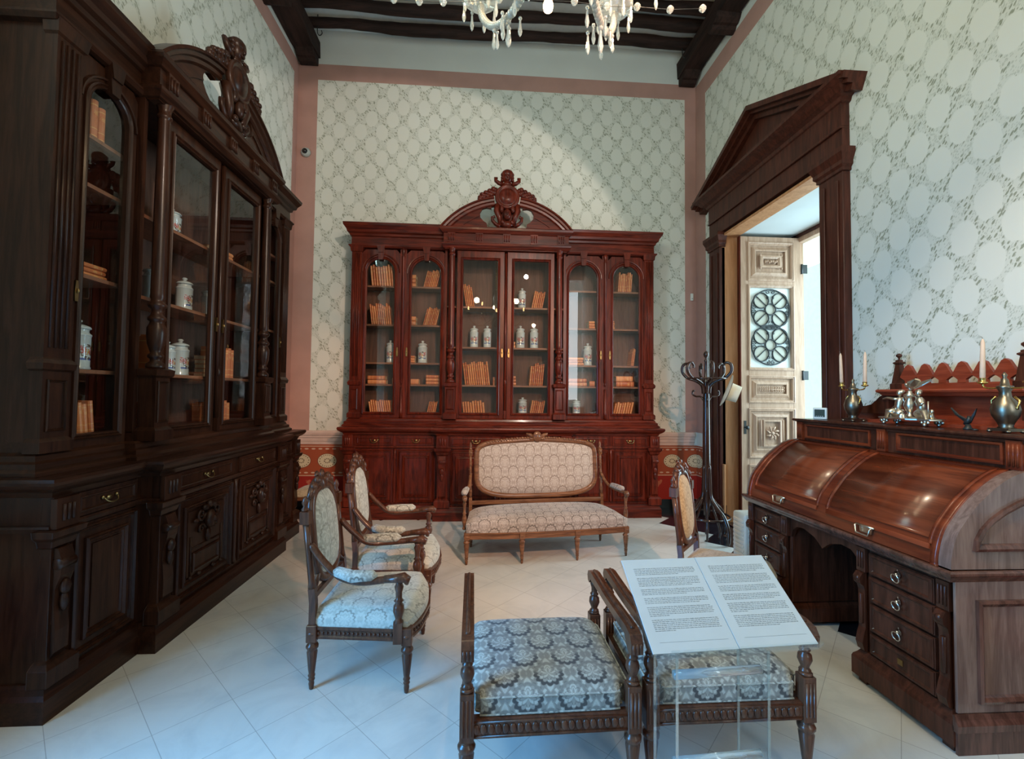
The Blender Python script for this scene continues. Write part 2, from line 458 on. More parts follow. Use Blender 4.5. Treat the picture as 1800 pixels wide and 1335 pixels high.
def panel(mb, x0, x1, z0, z1, y, w=.035, d=.012, mp=None):
    # framed moulding (picture-frame profile) with a raised field
    mp = mp or fmap(y)
    mb.sweep(rect(x0, x1, z0, z1), [(0, 0), (0, d), (-w*.25, d*1.5), (-w*.5, d*.6), (-w*.8, d*.9), (-w, 0)], True, mp)
def bez(p, n=12):
    # smooth curve through control points (Catmull-Rom)
    P = [Vector(q) for q in p]; P = [P[0]*2-P[1]] + P + [P[-1]*2-P[-2]]; out = []
    for i in range(1, len(P)-2):
        for k in range(n):
            t_ = k/n; a, b, c, d = P[i-1], P[i], P[i+1], P[i+2]
            out.append(.5*((2*b)+(c-a)*t_+(2*a-5*b+4*c-d)*t_**2+(-a+3*b-3*c+d)*t_**3))
    out.append(P[-2]); return out
def spiral(c, r0, turns, a0, n=24, k=.15, sgn=1):
    return [(c[0]+r0*(k+(1-k)*(1-i/n))*math.cos(a0+sgn*2*PI*turns*i/n), c[1], c[2]+r0*(k+(1-k)*(1-i/n))*math.sin(a0+sgn*2*PI*turns*i/n)) for i in range(n+1)]

# ------------------------------------------------------------------ the room
WL, WR, WB, WF, CZ = -2.55, 3.0, 6.05, -1.6, 6.50
DY0, DY1, DZ = 3.66, 5.34, 3.58
struct('floor', MB().box(WL-.3, 6.5, -3.2, WB+.3, -.1, 0), 'floor_tiles')
struct('ceiling', MB().box(WL-.3, WR+1.2, WF-.4, WB+.3, CZ, CZ+.1), 'ceiling_plaster')
struct('wall_back', MB().box(WL-.3, WR+1.2, WB, WB+.3, 0, CZ), 'white_plaster')
struct('wall_left', MB().box(WL-.3, WL, 1.35, WB, 0, CZ).box(WL-.3, WL, WF-.3, -.2, 0, CZ).box(WL-.3, WL, -.2, 1.35, 3.0, 3.3).box(WL-.3, WL, -.2, 1.35, 5.3, CZ), 'white_plaster')  # upper gap above the doorway is added to let the fill light in
m = MB(); m.box(WR, WR+.95, DY1, WB, 0, CZ); m.box(WR, WR+.95, WF-.3, DY0, 0, CZ); m.box(WR, WR+.95, DY0, DY1, DZ+.02, CZ)
struct('wall_right', m, 'white_plaster')
m = MB(); m.box(WL, 2.05, WF-.3, WF, 0, CZ); m.box(2.05, WR, WF-.3, WF, 0, 1.2); m.box(2.05, WR, WF-.3, WF, 5.0, CZ)
struct('wall_front', m, 'white_plaster')
e = .003
struct('trim_1', MB().box(-2.289, 2.836, WB-e, WB, 1.045, 5.80), 'wallpaper_x')
m = MB(); m.box(WL+e, -2.289, WB-e, WB, 1.045, 6.02); m.box(2.836, WR-e, WB-e, WB, 1.045, 6.02); m.box(-2.289, 2.836, WB-e, WB, 5.80, 6.02)
struct('trim_2', m, 'pink_paint')
struct('trim_3', MB().box(WL, WL+e, 1.35, WB-.14, 1.045, 5.80).box(WL, WL+e, WF, -.2, 1.045, 5.8).box(WL, WL+e, -.2, 1.35, 5.3, 5.8), 'wallpaper_y')
m = MB(); m.box(WL, WL+e, WB-.14, WB-e, 1.045, 6.02); m.box(WL, WL+e, WF, WB-.14, 5.80, 6.02)
struct('trim_4', m, 'pink_paint')
m = MB(); m.box(WR-e, WR, WF, DY0, 1.045, 5.72); m.box(WR-e, WR, DY1, WB-.28, 1.045, 5.72); m.box(WR-e, WR, DY0, DY1, DZ+.02, 5.72)
struct('trim_5', m, 'wallpaper_y')
m = MB(); m.box(WR-e, WR, WB-.28, WB-e, 1.045, 5.98); m.box(WR-e, WR, WF, WB-.28, 5.72, 5.98)
struct('trim_6', m, 'pink_paint')
# dado: painted band, rail, black skirting
def railprof(): return [(0, .86), (.004, .862), (.006, .90), (.012, .905), (.014, .945), (.022, .955), (.022, .975), (.032, .99), (.036, 1.02), (.024, 1.04), (.004, 1.045), (0, 1.045)]
struct('trim_7', MB().box(WL+e, WR-e, WB-e, WB, .12, .86), 'dado_x')
struct('trim_8', MB().sweep([(WR-.04, WB), (WL+.04, WB)][::-1], railprof()), 'dado_grey')
struct('baseboard_back', MB().box(WL+.02, WR-.02, WB-.018, WB, 0, .12), 'black_marble')
struct('trim_9', MB().box(WL, WL+e, 1.35, WB-e, .12, .86), 'dado_y')
struct('baseboard_left', MB().box(WL, WL+.018, 1.35, WB, 0, .12), 'black_marble')
m = MB(); m.box(WR-e, WR, WF, 3.40, .12, .86); m.box(WR-e, WR, 5.56, WB-e, .12, .86); struct('trim_10', m, 'dado_y')
m = MB(); m.box(WR-.018, WR, WF, 3.40, 0, .12); m.box(WR-.018, WR, 5.56, WB-.018, 0, .12); struct('baseboard_right', m, 'black_marble')

# beams and joists
def beam(x0, x1, label):
    t = thing('ceiling_beam', label, 'beam', ((x0+x1)/2, 0, 0))
    w = (x1-x0)/2; rnd = random.Random(int(x0*10)); n = 26; vs = []; fs = []
    for i in range(n+1):
        y = WF + (WB-WF)*i/n; j = lambda: rnd.uniform(-.012, .012)
        vs += [(-w+j(), y, 6.09+j()), (w+j(), y, 6.09+j()), (w+j(), y, 6.32), (-w+j(), y, 6.32)]
    for i in range(n):
        for a in range(4): b = (a+1) % 4; fs.append((i*4+a, i*4+b, (i+1)*4+b, (i+1)*4+a))
    fs += [(3, 2, 1, 0), (n*4, n*4+1, n*4+2, n*4+3)]
    MB().add(vs, fs).build('timber', 'beam_wood', t)
    s = [(WB, 6.10), (WB, 5.99), (WB-.04, 5.97), (WB-.09, 5.985), (WB-.11, 6.02), (WB-.15, 6.02), (WB-.19, 6.05), (WB-.22, 6.10)]
    MB().prism(s, -w*.85, w*.85, 'yz').build('carved_corbel', 'beam_wood', t)
    s2 = [(y-.93, z) for y, z in s]
    MB().prism(s2, -w*1.25, w*1.1, 'yz').build('carved_corbel', 'beam_wood', t)
beam(-2.535, -2.27, 'dark heavy ceiling beam along the left wall'); beam(2.73, 2.985, 'dark heavy ceiling beam along the right wall')
lab = ['dark wavy ceiling joist nearest the far wall', 'second dark wavy ceiling joist from the far wall', 'third dark wavy ceiling joist from the far wall', 'fourth dark wavy ceiling joist from the far wall, behind the crystals', 'fifth dark wavy ceiling joist, above the chandelier']
for i, l in enumerate(lab):
    rnd = random.Random(i+3); ph = rnd.uniform(0, 6); pts = []; rs = []
    for k in range(41):
        x = -2.5 + 5.45*k/40
        pts.append((x, .02*math.sin(x*1.3+ph)+.008*math.sin(x*5+ph), -.018*math.cos(x*.9+ph) + .006*math.sin(x*3.7+ph)))
        rs.append(.070 + .008*math.sin(x*2.1+ph*2) + rnd.uniform(-.004, .004))
    o = MB().tube(pts, rs, 10).build('ceiling_joist', 'joist_wood', loc=(0, 5.83-.305*i, 6.42))
    tag(o, l, 'joist', 'wavy joists under the white ceiling')
for x, y, l in ((-2.22, 5.80, 'small dark iron hook beside the left beam end'), (2.69, 5.80, 'small dark iron hook beside the right beam end')):
    o = MB().tube(bez([(0,0,.45), (.0,0,.22), (.03,0,.17), (.06,0,.20), (.05,0,.24)], 5), .006, 6).build('iron_hook', 'iron', loc=(x, y, 6.05)); tag(o, l, 'hook')

# dome camera and switch
t = thing('dome_camera', 'round grey dome security camera on the pink corner strip', 'security camera', (-2.42, WB-e, 4.78))
Tm = Matrix.Rotation(PI/2, 4, 'X')
MB().lathe([(.062, 0), (.064, .02), (.05, .045), (.045, .05)], n=20, T=Tm).build('housing', 'grey_plastic', t)
MB().ell((0, -.048, 0), (.036, .036, .036)).build('lens_dome', 'black_plastic', t)
t = thing('wall_sensor', 'small white plastic sensor on the pink strip left of the doorway', 'sensor', (2.93, WB-e, 2.95))
MB().box(-.02, .02, -.02, 0, -.05, .05).build('casing', 'white_plastic', t, bevel=.004)
MB().box(-.008, .008, -.023, -.02, -.03, -.015).build('indicator', 'grey_plastic', t)

# ------------------------------------------------------------------ pedimented doorway in the right wall
D = bpy.data.objects.new('door_1', None); C.objects.link(D); D['kind'] = 'structure'
def dmp(x): return lambda a, b, h: (x-h, a, b)
for k, (y0, y1) in enumerate(((3.40, 3.66), (5.30, 5.56))):
    m = MB(); m.box(2.93, 3.0, y0, y1, 0, 3.42); m.box(2.915, 3.0, y0-.015, y1+.015, 0, .22)
    m.box(2.917, 2.93, y0+.04, y0+.075, .28, 3.36); m.box(2.917, 2.93, y1-.075, y1-.04, .28, 3.36)
    m.build('casing_post', 'casing_wood', D, bevel=.004)
    m = MB(); m.sweep([(3.0, y1+.002), (2.93, y1+.002), (2.93, y0-.002), (3.0, y0-.002)], [(0, 3.42), (.012, 3.425), (.012, 3.45), (.03, 3.47), (.03, 3.50), (.055, 3.56), (.055, 3.60), (0, 3.60)])
    m.build('capital', 'casing_wood', D)
MB().box(2.935, 3.0, 3.40, 5.56, 3.60, 3.78).box(2.915, 3.0, 3.40, 5.56, 3.78, 3.80).box(2.925, 3.0, 3.40, 5.56, 3.80, 4.0).build('lintel', 'casing_wood', D, bevel=.003)
MB().sweep([(3.0, 5.56), (2.93, 5.56), (2.93, 3.40), (3.0, 3.40)], [(0, 3.99), (.02, 4.0), (.03, 4.03), (.07, 4.05), (.10, 4.09), (.15, 4.12), (.15, 4.15), (0, 4.15)]).build('cornice', 'casing_wood', D)
m = MB(); m.prism([(3.32, 4.15), (5.66, 4.15), (4.52, 4.64)], 2.95, 3.0, 'yz')
for a, b in (((3.22, 4.13), (4.52, 4.70)), ((5.80, 4.13), (4.52, 4.70))):
    for w0, w1, px in ((0, .05, 2.80), (.05, .08, 2.85), (.08, .13, 2.90)):
        d = (Vector(b)-Vector(a)).normalized(); nn = Vector((-d.y, d.x))
        if nn.y > 0: nn = -nn
        q = [Vector(a)+nn*w0, Vector(b)+Vector((0, -w0/abs(d.x))), Vector(b)+Vector((0, -w1/abs(d.x))), Vector(a)+nn*w1]
        m.prism([(p.x, p.y) for p in q], px, 3.0, 'yz')
m.build('pediment', 'casing_wood', D)
# lining: orange jamb boards, painted reveal behind them
m = MB(); m.box(2.96, 3.16, 5.30, 5.34, 0, 3.58); m.box(2.96, 3.16, 3.66, 3.68, 0, 3.58); m.box(2.96, 3.16, 3.68, 5.30, 3.55, 3.58); m.box(2.955, 2.975, 5.26, 5.32, .0, .72)
m.build('jamb_lining', 'jamb_wood', D, bevel=.003)
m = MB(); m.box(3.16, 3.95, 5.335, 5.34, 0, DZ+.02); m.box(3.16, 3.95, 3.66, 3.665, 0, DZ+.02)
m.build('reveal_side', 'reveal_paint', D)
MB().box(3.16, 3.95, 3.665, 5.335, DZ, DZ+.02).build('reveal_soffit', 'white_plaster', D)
# outer frame of the terrace opening
m = MB(); m.box(3.90, 3.99, 5.25, 5.335, 0, 3.58); m.box(3.90, 3.99, 3.665, 3.75, 0, 3.58); m.box(3.90, 3.99, 3.75, 5.25, 3.48, 3.58)
m.build('outer_frame', 'oak_door', D, bevel=.004)
m = MB(); m.box(3.885, 3.90, 5.235, 5.33, 0, 3.58); m.box(3.885, 3.90, 3.67, 5.33, 3.54, 3.58); m.build('frame_stop', 'casing_wood', D)
MB().box(2.98, 3.98, 3.68, 5.33, .0, .012).build('threshold', 'black_marble', D)

# carved leaf folded against the reveal
L = bpy.data.objects.new('door_2', None); C.objects.link(L); L['kind'] = 'structure'; L.location = (3.14, 5.20, .02)
LW, LH = .77, 3.51
m = MB()
ys = [(.0, .24), (.70, .80), (1.38, 1.47), (1.78, 1.87), (2.90, 2.97), (3.43, LH)]
m.box(0, .10, 0, .045, 0, LH); m.box(LW-.10, LW, 0, .045, 0, LH)
for a, b in ys: m.box(.10, LW-.10, 0, .045, a, b)
m.build('leaf_frame', 'oak_door', L, bevel=.003)
MB().box(-.012, 0, -.002, .047, 0, LH).build('leaf_edge', 'dark_wood', L)
def lpanel(z0, z1, kind):
    m = MB(); x0, x1 = .10, LW-.10
    m.box(x0, x1, .02, .035, z0, z1)
    m.sweep(rect(x0-.012, x1+.012, z0-.012, z1+.012), [(0, 0), (.0, .014), (-.012, .018), (-.02, .010), (-.03, .012), (-.04, -.01)], True, fmap(0))
    # sunk then raised field
    m.sweep(rect(x0+.05, x1-.05, z0+.05, z1-.05), [(0, -.018), (-.035, .004), (-.045, .004), (-.05, -.002)], True, fmap(0))
    o = m.build('carved_panel', 'oak_door', L)
    xc, zc = (x0+x1)/2, (z0+z1)/2; c = MB()
    if kind == 'rect':
        hw, hz = .085, .04
        c.sweep(rect(xc-.13, xc+.13, zc-.075, zc+.075), [(0, -.01), (0, .016), (-.02, .018), (-.04, .0)], True, fmap(0))
        for s in (-1, 1):
            for s2 in (-1, 1): c.ell((xc+s*.135, -.008, zc+s2*.08), (.012, .014, .022), 8, 6)
            c.tube([(xc+s*.135, -.008, zc-.07), (xc+s*.135, -.008, zc+.07)], .009, 6)
        for i in range(7): c.ell((xc-.07+i*.0235, -.006, zc+.01*math.sin(i*2.2)), (.014, .014, .018), 8, 6)
    elif kind == 'spray':
        c.tube([(xc-.15, -.005, zc), (xc+.15, -.005, zc)], [.003, .012, .003] if False else .007, 6)
        for i in range(5):
            for s in (-1, 1):
                for s2 in (-1, 1):
                    x = xc+s*(.035+i*.027)
                    c.tube([(x, -.006, zc), (x+s*.012, -.010, zc+s2*.022), (x-s*.004, -.008, zc+s2*.034)], [.006, .006, .002], 6)
        for s in (-1, 0, 1): c.tube([(xc+s*.012, -.008, zc-.035), (xc+s*.012, -.008, zc+.035)], .004, 6)
    else:
        h = (z1-z0)/2-.13; w_ = .115
        c.sweep(rect(xc-w_, xc+w_, zc-h, zc+h), [(0, -.01), (0, .016), (-.018, .018), (-.022, .0)], True, fmap(0))
        for k in range(8):
            a = k*PI/4+PI/8; T_ = Matrix.Translation((xc, 0, zc)) @ Matrix.Rotation(-a, 4, 'Y')
            c.tube([(.015, -.008, 0), (.045, -.016, .012), (.075, -.012, 0), (.088, -.008, -.008)], [.004, .013, .012, .003], 6, T=T_)
        c.ell((xc, -.014, zc), (.022, .014, .022))
        for s in (-1, 1): c.tube([(xc+s*(w_+.025), -.006, zc-h), (xc+s*(w_+.025), -.006, zc+h)], .009, 6)
    c.build('relief_ornament', 'oak_door', o)
lpanel(2.97, 3.43, 'rect'); lpanel(1.47, 1.78, 'spray'); lpanel(.80, 1.38, 'rosette'); lpanel(.24, .70, 'rosette')
gz0, gz1 = 1.87, 2.90
m = MB(); m.sweep(rect(.10-.012, LW-.088, gz0-.012, gz1+.012), [(0, 0), (0, .014), (-.014, .018), (-.024, .008), (-.034, .0), (-.034, -.03)], True, fmap(0)); m.build('glass_bead', 'oak_door', L)
MB().box(.12, LW-.12, .030, .036, gz0, gz1).build('glass_pane', 'pale_pane', L)
m = MB(); xc = LW/2
def circ(c_, r, n=28, y=0): return [(c_[0]+r*math.cos(2*PI*i/n), y, c_[1]+r*math.sin(2*PI*i/n)) for i in range(n)]
for zc in (2.61, 2.17):
    m.tube(circ((xc, zc), .245, 40, .012), .009, 6, closed=True)
    m.tube(circ((xc, zc), .068, 24, .008), .008, 6, closed=True)
    for s in (-1, 1):
        for s2 in (-1, 1):
            cx, cz = xc+s*.118, zc+s2*.108
            m.tube(circ((cx, cz), .095, 28, .010), .008, 6, closed=True)
            for o_ in (-.006, .006):
                m.tube([(xc+s*.05+o_*s2*s, .014, zc+s2*.045+o_), (cx+s*.07+o_*s2*s, .014, cz+s2*.062+o_)], .0055, 5)
            m.tube(spiral((xc+s*.215, .012, zc+s2*.03), .028, 1.2, 0, sgn=s*s2), .0055, 5)
            m.tube(spiral((xc+s*.03, .012, zc+s2*.215), .026, 1.2, PI/2, sgn=-s*s2), .0055, 5)
            m.tube(spiral((xc+s*.03, .012, zc+s2*.15), .020, 1.0, -PI/2, sgn=s*s2), .0055, 5)
m.build('iron_grille', 'iron', L)
m = MB()
for zc in (2.61, 2.17):
    for cx, cz, r in [(xc, zc, .066)] + [(xc+a*.118, zc+b*.108, .093) for a in (-1, 1) for b in (-1, 1)]:
        m.lathe([(r, 0), (r, .006)], n=28, T=Matrix.Translation((cx, .028, cz)) @ Matrix.Rotation(PI/2, 4, 'X'), smooth=False)
m.build('wall_view_discs', 'beige_disc', L)  # added discs standing for the wall seen through the clear pane
for z in (3.12, 1.80, .45):
    m = MB(); m.tube([(LW+.015, -.004, z-.06), (LW+.015, -.004, z+.06)], .013, 10); m.box(LW+.01, LW+.085, -.008, .0, z-.055, z+.055)
    m.build('hinge', 'iron', L)
m = MB(); m.lathe([(.006, 0), (.006, .03), (.018, .035), (.024, .05), (.016, .062), (.001, .064)], T=Matrix.Translation((.045, 0, 1.16)) @ Matrix.Rotation(PI/2, 4, 'X'), n=14); m.box(.03, .06, -.004, 0, 1.08, 1.24)
m.build('door_knob', 'iron', L)
# terrace outside: pale rendered wall and paving
o = struct('wall_terrace', MB().box(6.6, 6.7, 1.5, 9.5, 0, 4.2), 'ceiling_plaster')

# ------------------------------------------------------------------ glazed library cabinets
def outline(hw, dw, hc, dc): return [(-hw, 0), (-hw, -dw), (-hc, -dw), (-hc, -dc), (hc, -dc), (hc, -dw), (hw, -dw), (hw, 0)]
def arch_in(x0, x1, z0, zs, n=16):
    xc = (x0+x1)/2; r = (x1-x0)/2
    return [(x0, z0), (x1, z0)] + [(xc+r*math.cos(PI*i/n), zs+r*math.sin(PI*i/n)) for i in range(n+1)]
def arch_out(X0, X1, Z0, Z1, x0, x1, zs, n=16):
    xc = (x0+x1)/2; out = [(X0, Z0), (X1, Z0)]
    for i in range(n+1):
        a = PI*i/n; c, s = math.cos(a), math.sin(a)
        tx = ((X1-xc)/c if c > 1e-6 else ((X0-xc)/c if c < -1e-6 else 1e9)); tz = (Z1-zs)/s if s > 1e-6 else 1e9
        t_ = min(tx, tz); out.append((xc+c*t_, zs+s*t_))
    return out
def glazed_door(t, X0, X1, x0, x1, y, arched, latch_side, label=None):
    Z0, Z1, z0, z1 = 1.235, 3.385, 1.30, 3.28
    m = MB()
    if arched:
        zs = z1-(x1-x0)/2; inn = arch_in(x0, x1, z0, zs); out = arch_out(X0, X1, Z0, Z1, x0, x1, zs)
        m.ring(inn, out, y, y+.028)
        xc = (x0+x1)/2
        m.prism([(xc-.028, z1-.03), (xc+.028, z1-.03), (xc+.045, z1+.13), (xc-.045, z1+.13)], y-.035, y)
        m.prism([(xc-.033, z1+.06), (xc+.033, z1+.06), (xc+.048, z1+.14), (xc-.048, z1+.14)], y-.045, y)
        r_ = (x1-x0)/2+.035
        m.sweep([(xc+r_*math.cos(PI*i/16), zs+r_*math.sin(PI*i/16)) for i in range(17)], [(0, 0), (.004, .014), (.014, .016), (.02, 0)], False, fmap(y))
    else:
        inn = rect(x0, x1, z0, z1); m.ring(inn, rect(X0, X1, Z0, Z1), y, y+.028)
    m.sweep(inn, [(.022, 0), (.020, .012), (.012, .018), (.004, .008), (-.002, .014), (-.010, .010), (-.014, -.012)], True, fmap(y))
    d = m.build('glazed_door', WD['v'], t)
    g = MB(); g.add([(p[0], y+.012, p[1]) for p in inn], [tuple(range(len(inn)))])
    g.build('glass_pane', 'window_glass', d)
    k = MB(); kx = (X0+.02) if latch_side < 0 else (X1-.02)
    k.prism([(kx-.009, 2.02), (kx+.009, 2.02), (kx+.012, 2.07), (kx+.006, 2.13), (kx-.006, 2.13), (kx-.012, 2.07)], y-.020, y-.002)
    k.ell((kx, y-.024, 2.075), (.006, .010, .014), 8, 6)
    k.build('door_latch', 'old_brass', d)
def base_door(t, x0, x1, y, carved=False):
    z0, z1 = .19, .86; m = MB(); m.box(x0, x1, y-.004, y+.02, z0, z1)
    panel(m, x0+.012, x1-.012, z0+.012, z1-.012, y-.004, .03, .014)
    panel(m, x0+.075, x1-.075, z0+.075, z1-.075, y-.004, .035, .014)
    m.box(x0+.12, x1-.12, y-.012, y, z0+.12, z1-.12)
    d = m.build('base_door', WD['v'], t)
    if carved:
        c = MB(); xc = (x0+x1)/2; zc = z1-.21
        c.ell((xc, y-.035, zc), (.045, .035, .065)); c.ell((xc, y-.06, zc+.0), (.014, .022, .026), 8, 6)
        for s in (-1, 1):
            c.tube([(p[0], y-.025, p[2]) for p in spiral((xc+s*.085, 0, zc+.05), .045, 1.4, PI if s > 0 else 0, sgn=s)], .011, 6)
            c.tube([(p[0], y-.022, p[2]) for p in spiral((xc+s*.075, 0, zc-.05), .035, 1.2, PI if s > 0 else 0, sgn=-s)], .010, 6)
            c.ell((xc+s*.13, y-.02, zc+.02), (.03, .014, .016), 8, 6); c.ell((xc+s*.05, y-.03, zc+.09), (.03, .02, .022), 8, 6)
        c.ell((xc, y-.03, zc+.105), (.03, .022, .028), 8, 6); c.ell((xc, y-.022, zc-.11), (.024, .018, .05), 8, 6)
        c.build('carved_mask', WD['v'], d)
        c = MB(); zz_ = z0+.16
        c.sweep(rect(xc-.15, xc+.15, zz_-.02, zz_+.11), [(0, 0), (0, .010), (-.012, .014), (-.022, .0)], True, fmap(y-.010))
        for s in (-1, 1):
            c.tube([(xc+s*.17, y-.014, zz_-.04), (xc+s*.17, y-.014, zc-.08)], .007, 6); c.ell((xc+s*.17, y-.014, zz_-.05), (.014, .012, .014), 8, 6)
            c.ell((xc+s*.08, y-.016, zz_-.05), (.02, .012, .016), 8, 6)
        c.tube([(xc-.17, y-.014, zz_+.14), (xc+.17, y-.014, zz_+.14)], .006, 6)
        c.build('relief_frame', WD['v'], d)
def drawer(t, x0, x1, y):
    m = MB(); m.box(x0, x1, y-.008, y+.02, .905, 1.025); m.sweep(rect(x0+.02, x1-.02, .925, 1.005), [(0, 0), (0, .006), (-.008, .008), (-.014, 0)], True, fmap(y-.008))
    d = m.build('drawer', WD['v'], t)
    xc = (x0+x1)/2; k = MB()
    for s in (-1, 1): k.ell((xc+s*.045, y-.014, .972), (.011, .008, .011), 8, 6)
    k.tube(bez([(xc-.045, y-.02, .97), (xc-.03, y-.032, .948), (xc, y-.036, .942), (xc+.03, y-.032, .948), (xc+.045, y-.02, .97)], 4), .0045, 6)
    k.ell((xc, y-.012, .965), (.022, .006, .014), 8, 6)
    k.build('drawer_pull', 'old_brass', d)
def base_pilaster(t, xc, w, y, y1):
    m = MB(); h = w/2
    m.box(xc-h, xc+h, y, y1, .16, 1.07)
    m.box(xc-h-.012, xc+h+.012, y-.03, y, .885, 1.03)
    for k in (-1, 0, 1): m.tube([(xc+k*h*.5, y-.030, .92), (xc+k*h*.5, y-.030, 1.0)], .010, 6)
    m.sweep([(xc-h, y1), (xc-h, y), (xc+h, y), (xc+h, y1)], [(.0, .79), (.012, .80), (.02, .83), (.04, .85), (.045, .88), (.0, .885)])
    m.sweep([(xc-h, y1), (xc-h, y), (xc+h, y), (xc+h, y1)], [(.0, .15), (.035, .16), (.035, .24), (.015, .26), (0, .27)])
    # scrolled bracket body
    m.prism([(y, .27), (y-.02, .30), (y-.022, .40), (y-.010, .52), (y-.014, .60), (y-.035, .66), (y-.04, .73), (y-.02, .79), (y, .79)], xc-h*.72, xc+h*.72, 'yz')
    m.tube([(xc-h*.8, y-.022, .715), (xc+h*.8, y-.022, .715)], .028, 10)
    m.ell((xc, y-.03, .60), (h*.5, .02, .04), 8, 6); m.ell((xc, y-.026, .53), (h*.35, .018, .05), 8, 6)
    return m.build('base_pilaster', WD['v'], t, bevel=.002)

WD = {'v': 'dark_wood', 'h': 'dark_wood_horizontal'}
def bookcase(label, loc, rz, hwB, hwU, bw, bc, uw, uc, wdoors, shelvesW, bdoors, carved):
    t = thing('glazed_bookcase', label, 'bookcase', loc, rz)
    HC = .84; HU = .785
    # plinth and base
    P = outline(hwB, bw, HC, bc)
    m = MB(); m.prism(outline(hwB+.01, bw+.01, HC+.01, bc+.01), 0, .12, 'xy')
    m.sweep(outline(hwB+.03, bw+.03, HC+.03, bc+.03), [(-.02, 0), (0, 0), (0, .105), (-.012, .125), (-.02, .15), (-.03, .165), (-.05, .17), (-.05, 0.1)])
    m.build('plinth', WD['h'], t)
    m = MB()
    pB = outline(hwB-.01, bw-.02, HC-.02, bc-.02); m.prism(pB, .12, 1.07, 'xy')
    m.sweep(outline(hwB-.01, bw-.02, HC-.02, bc-.02), [(0, .865), (.02, .87), (.025, .89), (.02, .90), (0, .90)])
    m.build('base_cabinet', WD['v'], t)
    m = MB(); m.prism(outline(hwB+.045, bw+.045, HC+.045, bc+.045), 1.095, 1.13, 'xy')
    m.sweep(outline(hwB, bw, HC, bc), [(-.02, 1.03), (.0, 1.035), (.012, 1.06), (.03, 1.07), (.05, 1.085), (.062, 1.10), (.066, 1.115), (.06, 1.13), (.04, 1.133), (0, 1.13)])
    m.build('countertop', WD['h'], t, bevel=0)
    for s in (-1, 1):
        base_pilaster(t, s*(HC-.075), .12, -bc, -bc+.05); base_pilaster(t, s*(hwB-.056), .10, -bw, -bw+.05)
        for (a, b) in bdoors:
            lo, hi = sorted((s*a, s*b)); base_door(t, lo, hi, -bw+.015); drawer(t, lo+.01, hi-.01, -bw+.012)
        lo, hi = sorted((s*.035, s*.68)); base_door(t, lo, hi, -bc+.015, carved); drawer(t, lo+.01, hi-.01, -bc+.012)
    for xs, yy in [(0, -bc)] + [(s*(bdoors[0][1]+.015), -bw) for s in (-1, 1) if len(bdoors) > 1]:
        m = MB(); m.lathe([(.014, .20), (.02, .22), (.013, .26), (.016, .5), (.013, .72), (.022, .76), (.014, .80), (.02, .86)], (xs, yy+.005), 10)
        m.build('split_colonette', WD['v'], t)
    # upper carcass
    m = MB(); m.prism(outline(hwU-.002, uw-.03, HU, uc-.03), 1.13, 1.295, 'xy')
    m.sweep(outline(hwU, uw, HU+.02, uc), [(0, 1.13), (.07, 1.131), (.07, 1.15), (.05, 1.165), (.05, 1.19), (.03, 1.20), (.022, 1.225), (.006, 1.235), (0, 1.24)])
    m.build('upper_plinth', WD['h'], t)
    m = MB(); fr = .03
    for s in (-1, 1):
        m.box(s*hwU-(fr if s > 0 else 0), s*hwU+(0 if s > 0 else fr), -uw+.03, 0, 1.29, 3.44)
        m.box(s*(HU-.015)-.015, s*(HU-.015)+.015, -uc+.03, -.018, 1.29, 3.44)
    m.prism(outline(hwU, uw, HU, uc), 3.40, 3.56, 'xy'); m.prism(outline(hwU, uw, HU-.02, uw), 3.56, 3.66, 'xy')
    m.build('upper_frame', WD['v'], t)
    MB().box(-hwU+.03, hwU-.03, -.018, -.003, 1.29, 3.42).build('back_panel', 'cabinet_back_wood', t)
    for z in (1.655, 2.145, 2.67):
        MB().box(-HU+.03, HU-.03, -uc+.06, -.02, z-.012, z+.010).build('shelf', 'shelf_wood', t)
    for s in (-1, 1):
        lo, hi = sorted((s*HU, s*(hwU-.03)))
        for z in shelvesW: MB().box(lo+.002, hi-.002, -uw+.06, -.02, z-.022, z).build('shelf', 'shelf_wood', t)
        for i, (X0, X1, x0, x1) in enumerate(wdoors):
            if s < 0: X0, X1, x0, x1 = -X1, -X0, -x1, -x0
            glazed_door(t, X0, X1, x0, x1, -uw, True, s if i == 0 else -s)
        lo, hi = sorted((s*.022, s*.625)); a, b = sorted((s*.095, s*.56))
        glazed_door(t, lo, hi, a, b, -uc, False, -s)
        # fluted end pilaster
        xi, xo = wdoors[-1][1], hwU+.004; m = MB(); lo, hi = sorted((s*xi, s*xo))
        m.box(lo, hi, -uw-.02, -uw+.04, 1.235, 3.44)
        n = 4; wv = (hi-lo-.03)/n
        for k in range(n): m.tube([(lo+.015+wv*(k+.5), -uw-.020, 1.76), (lo+.015+wv*(k+.5), -uw-.020, 3.32)], wv*.36, 6)
        m.sweep([(lo, -uw+.04), (lo, -uw-.02), (hi, -uw-.02), (hi, -uw+.04)], [(0, 1.64), (.015, 1.65), (.02, 1.68), (.008, 1.70), (0, 1.71)])
        m.sweep([(lo, -uw+.04), (lo, -uw-.02), (hi, -uw-.02), (hi, -uw+.04)], [(0, 1.235), (.018, 1.236), (.018, 1.29), (0, 1.31)])
        m.sweep([(lo, -uw+.04), (lo, -uw-.02), (hi, -uw-.02), (hi, -uw+.04)], [(0, 3.34), (.012, 3.35), (.018, 3.40), (.026, 3.43), (0, 3.44)])
        panel(m, lo+.02, hi-.02, 1.34, 1.60, -uw-.02, .015, .008)
        m.build('fluted_pilaster', WD['v'], t)
        # turned column on a pedestal
        cx, cy = s*.69, -uc-.02; m = MB()
        m.box(cx-.062, cx+.062, -uc-.075, -uc+.03, 1.235, 1.66)
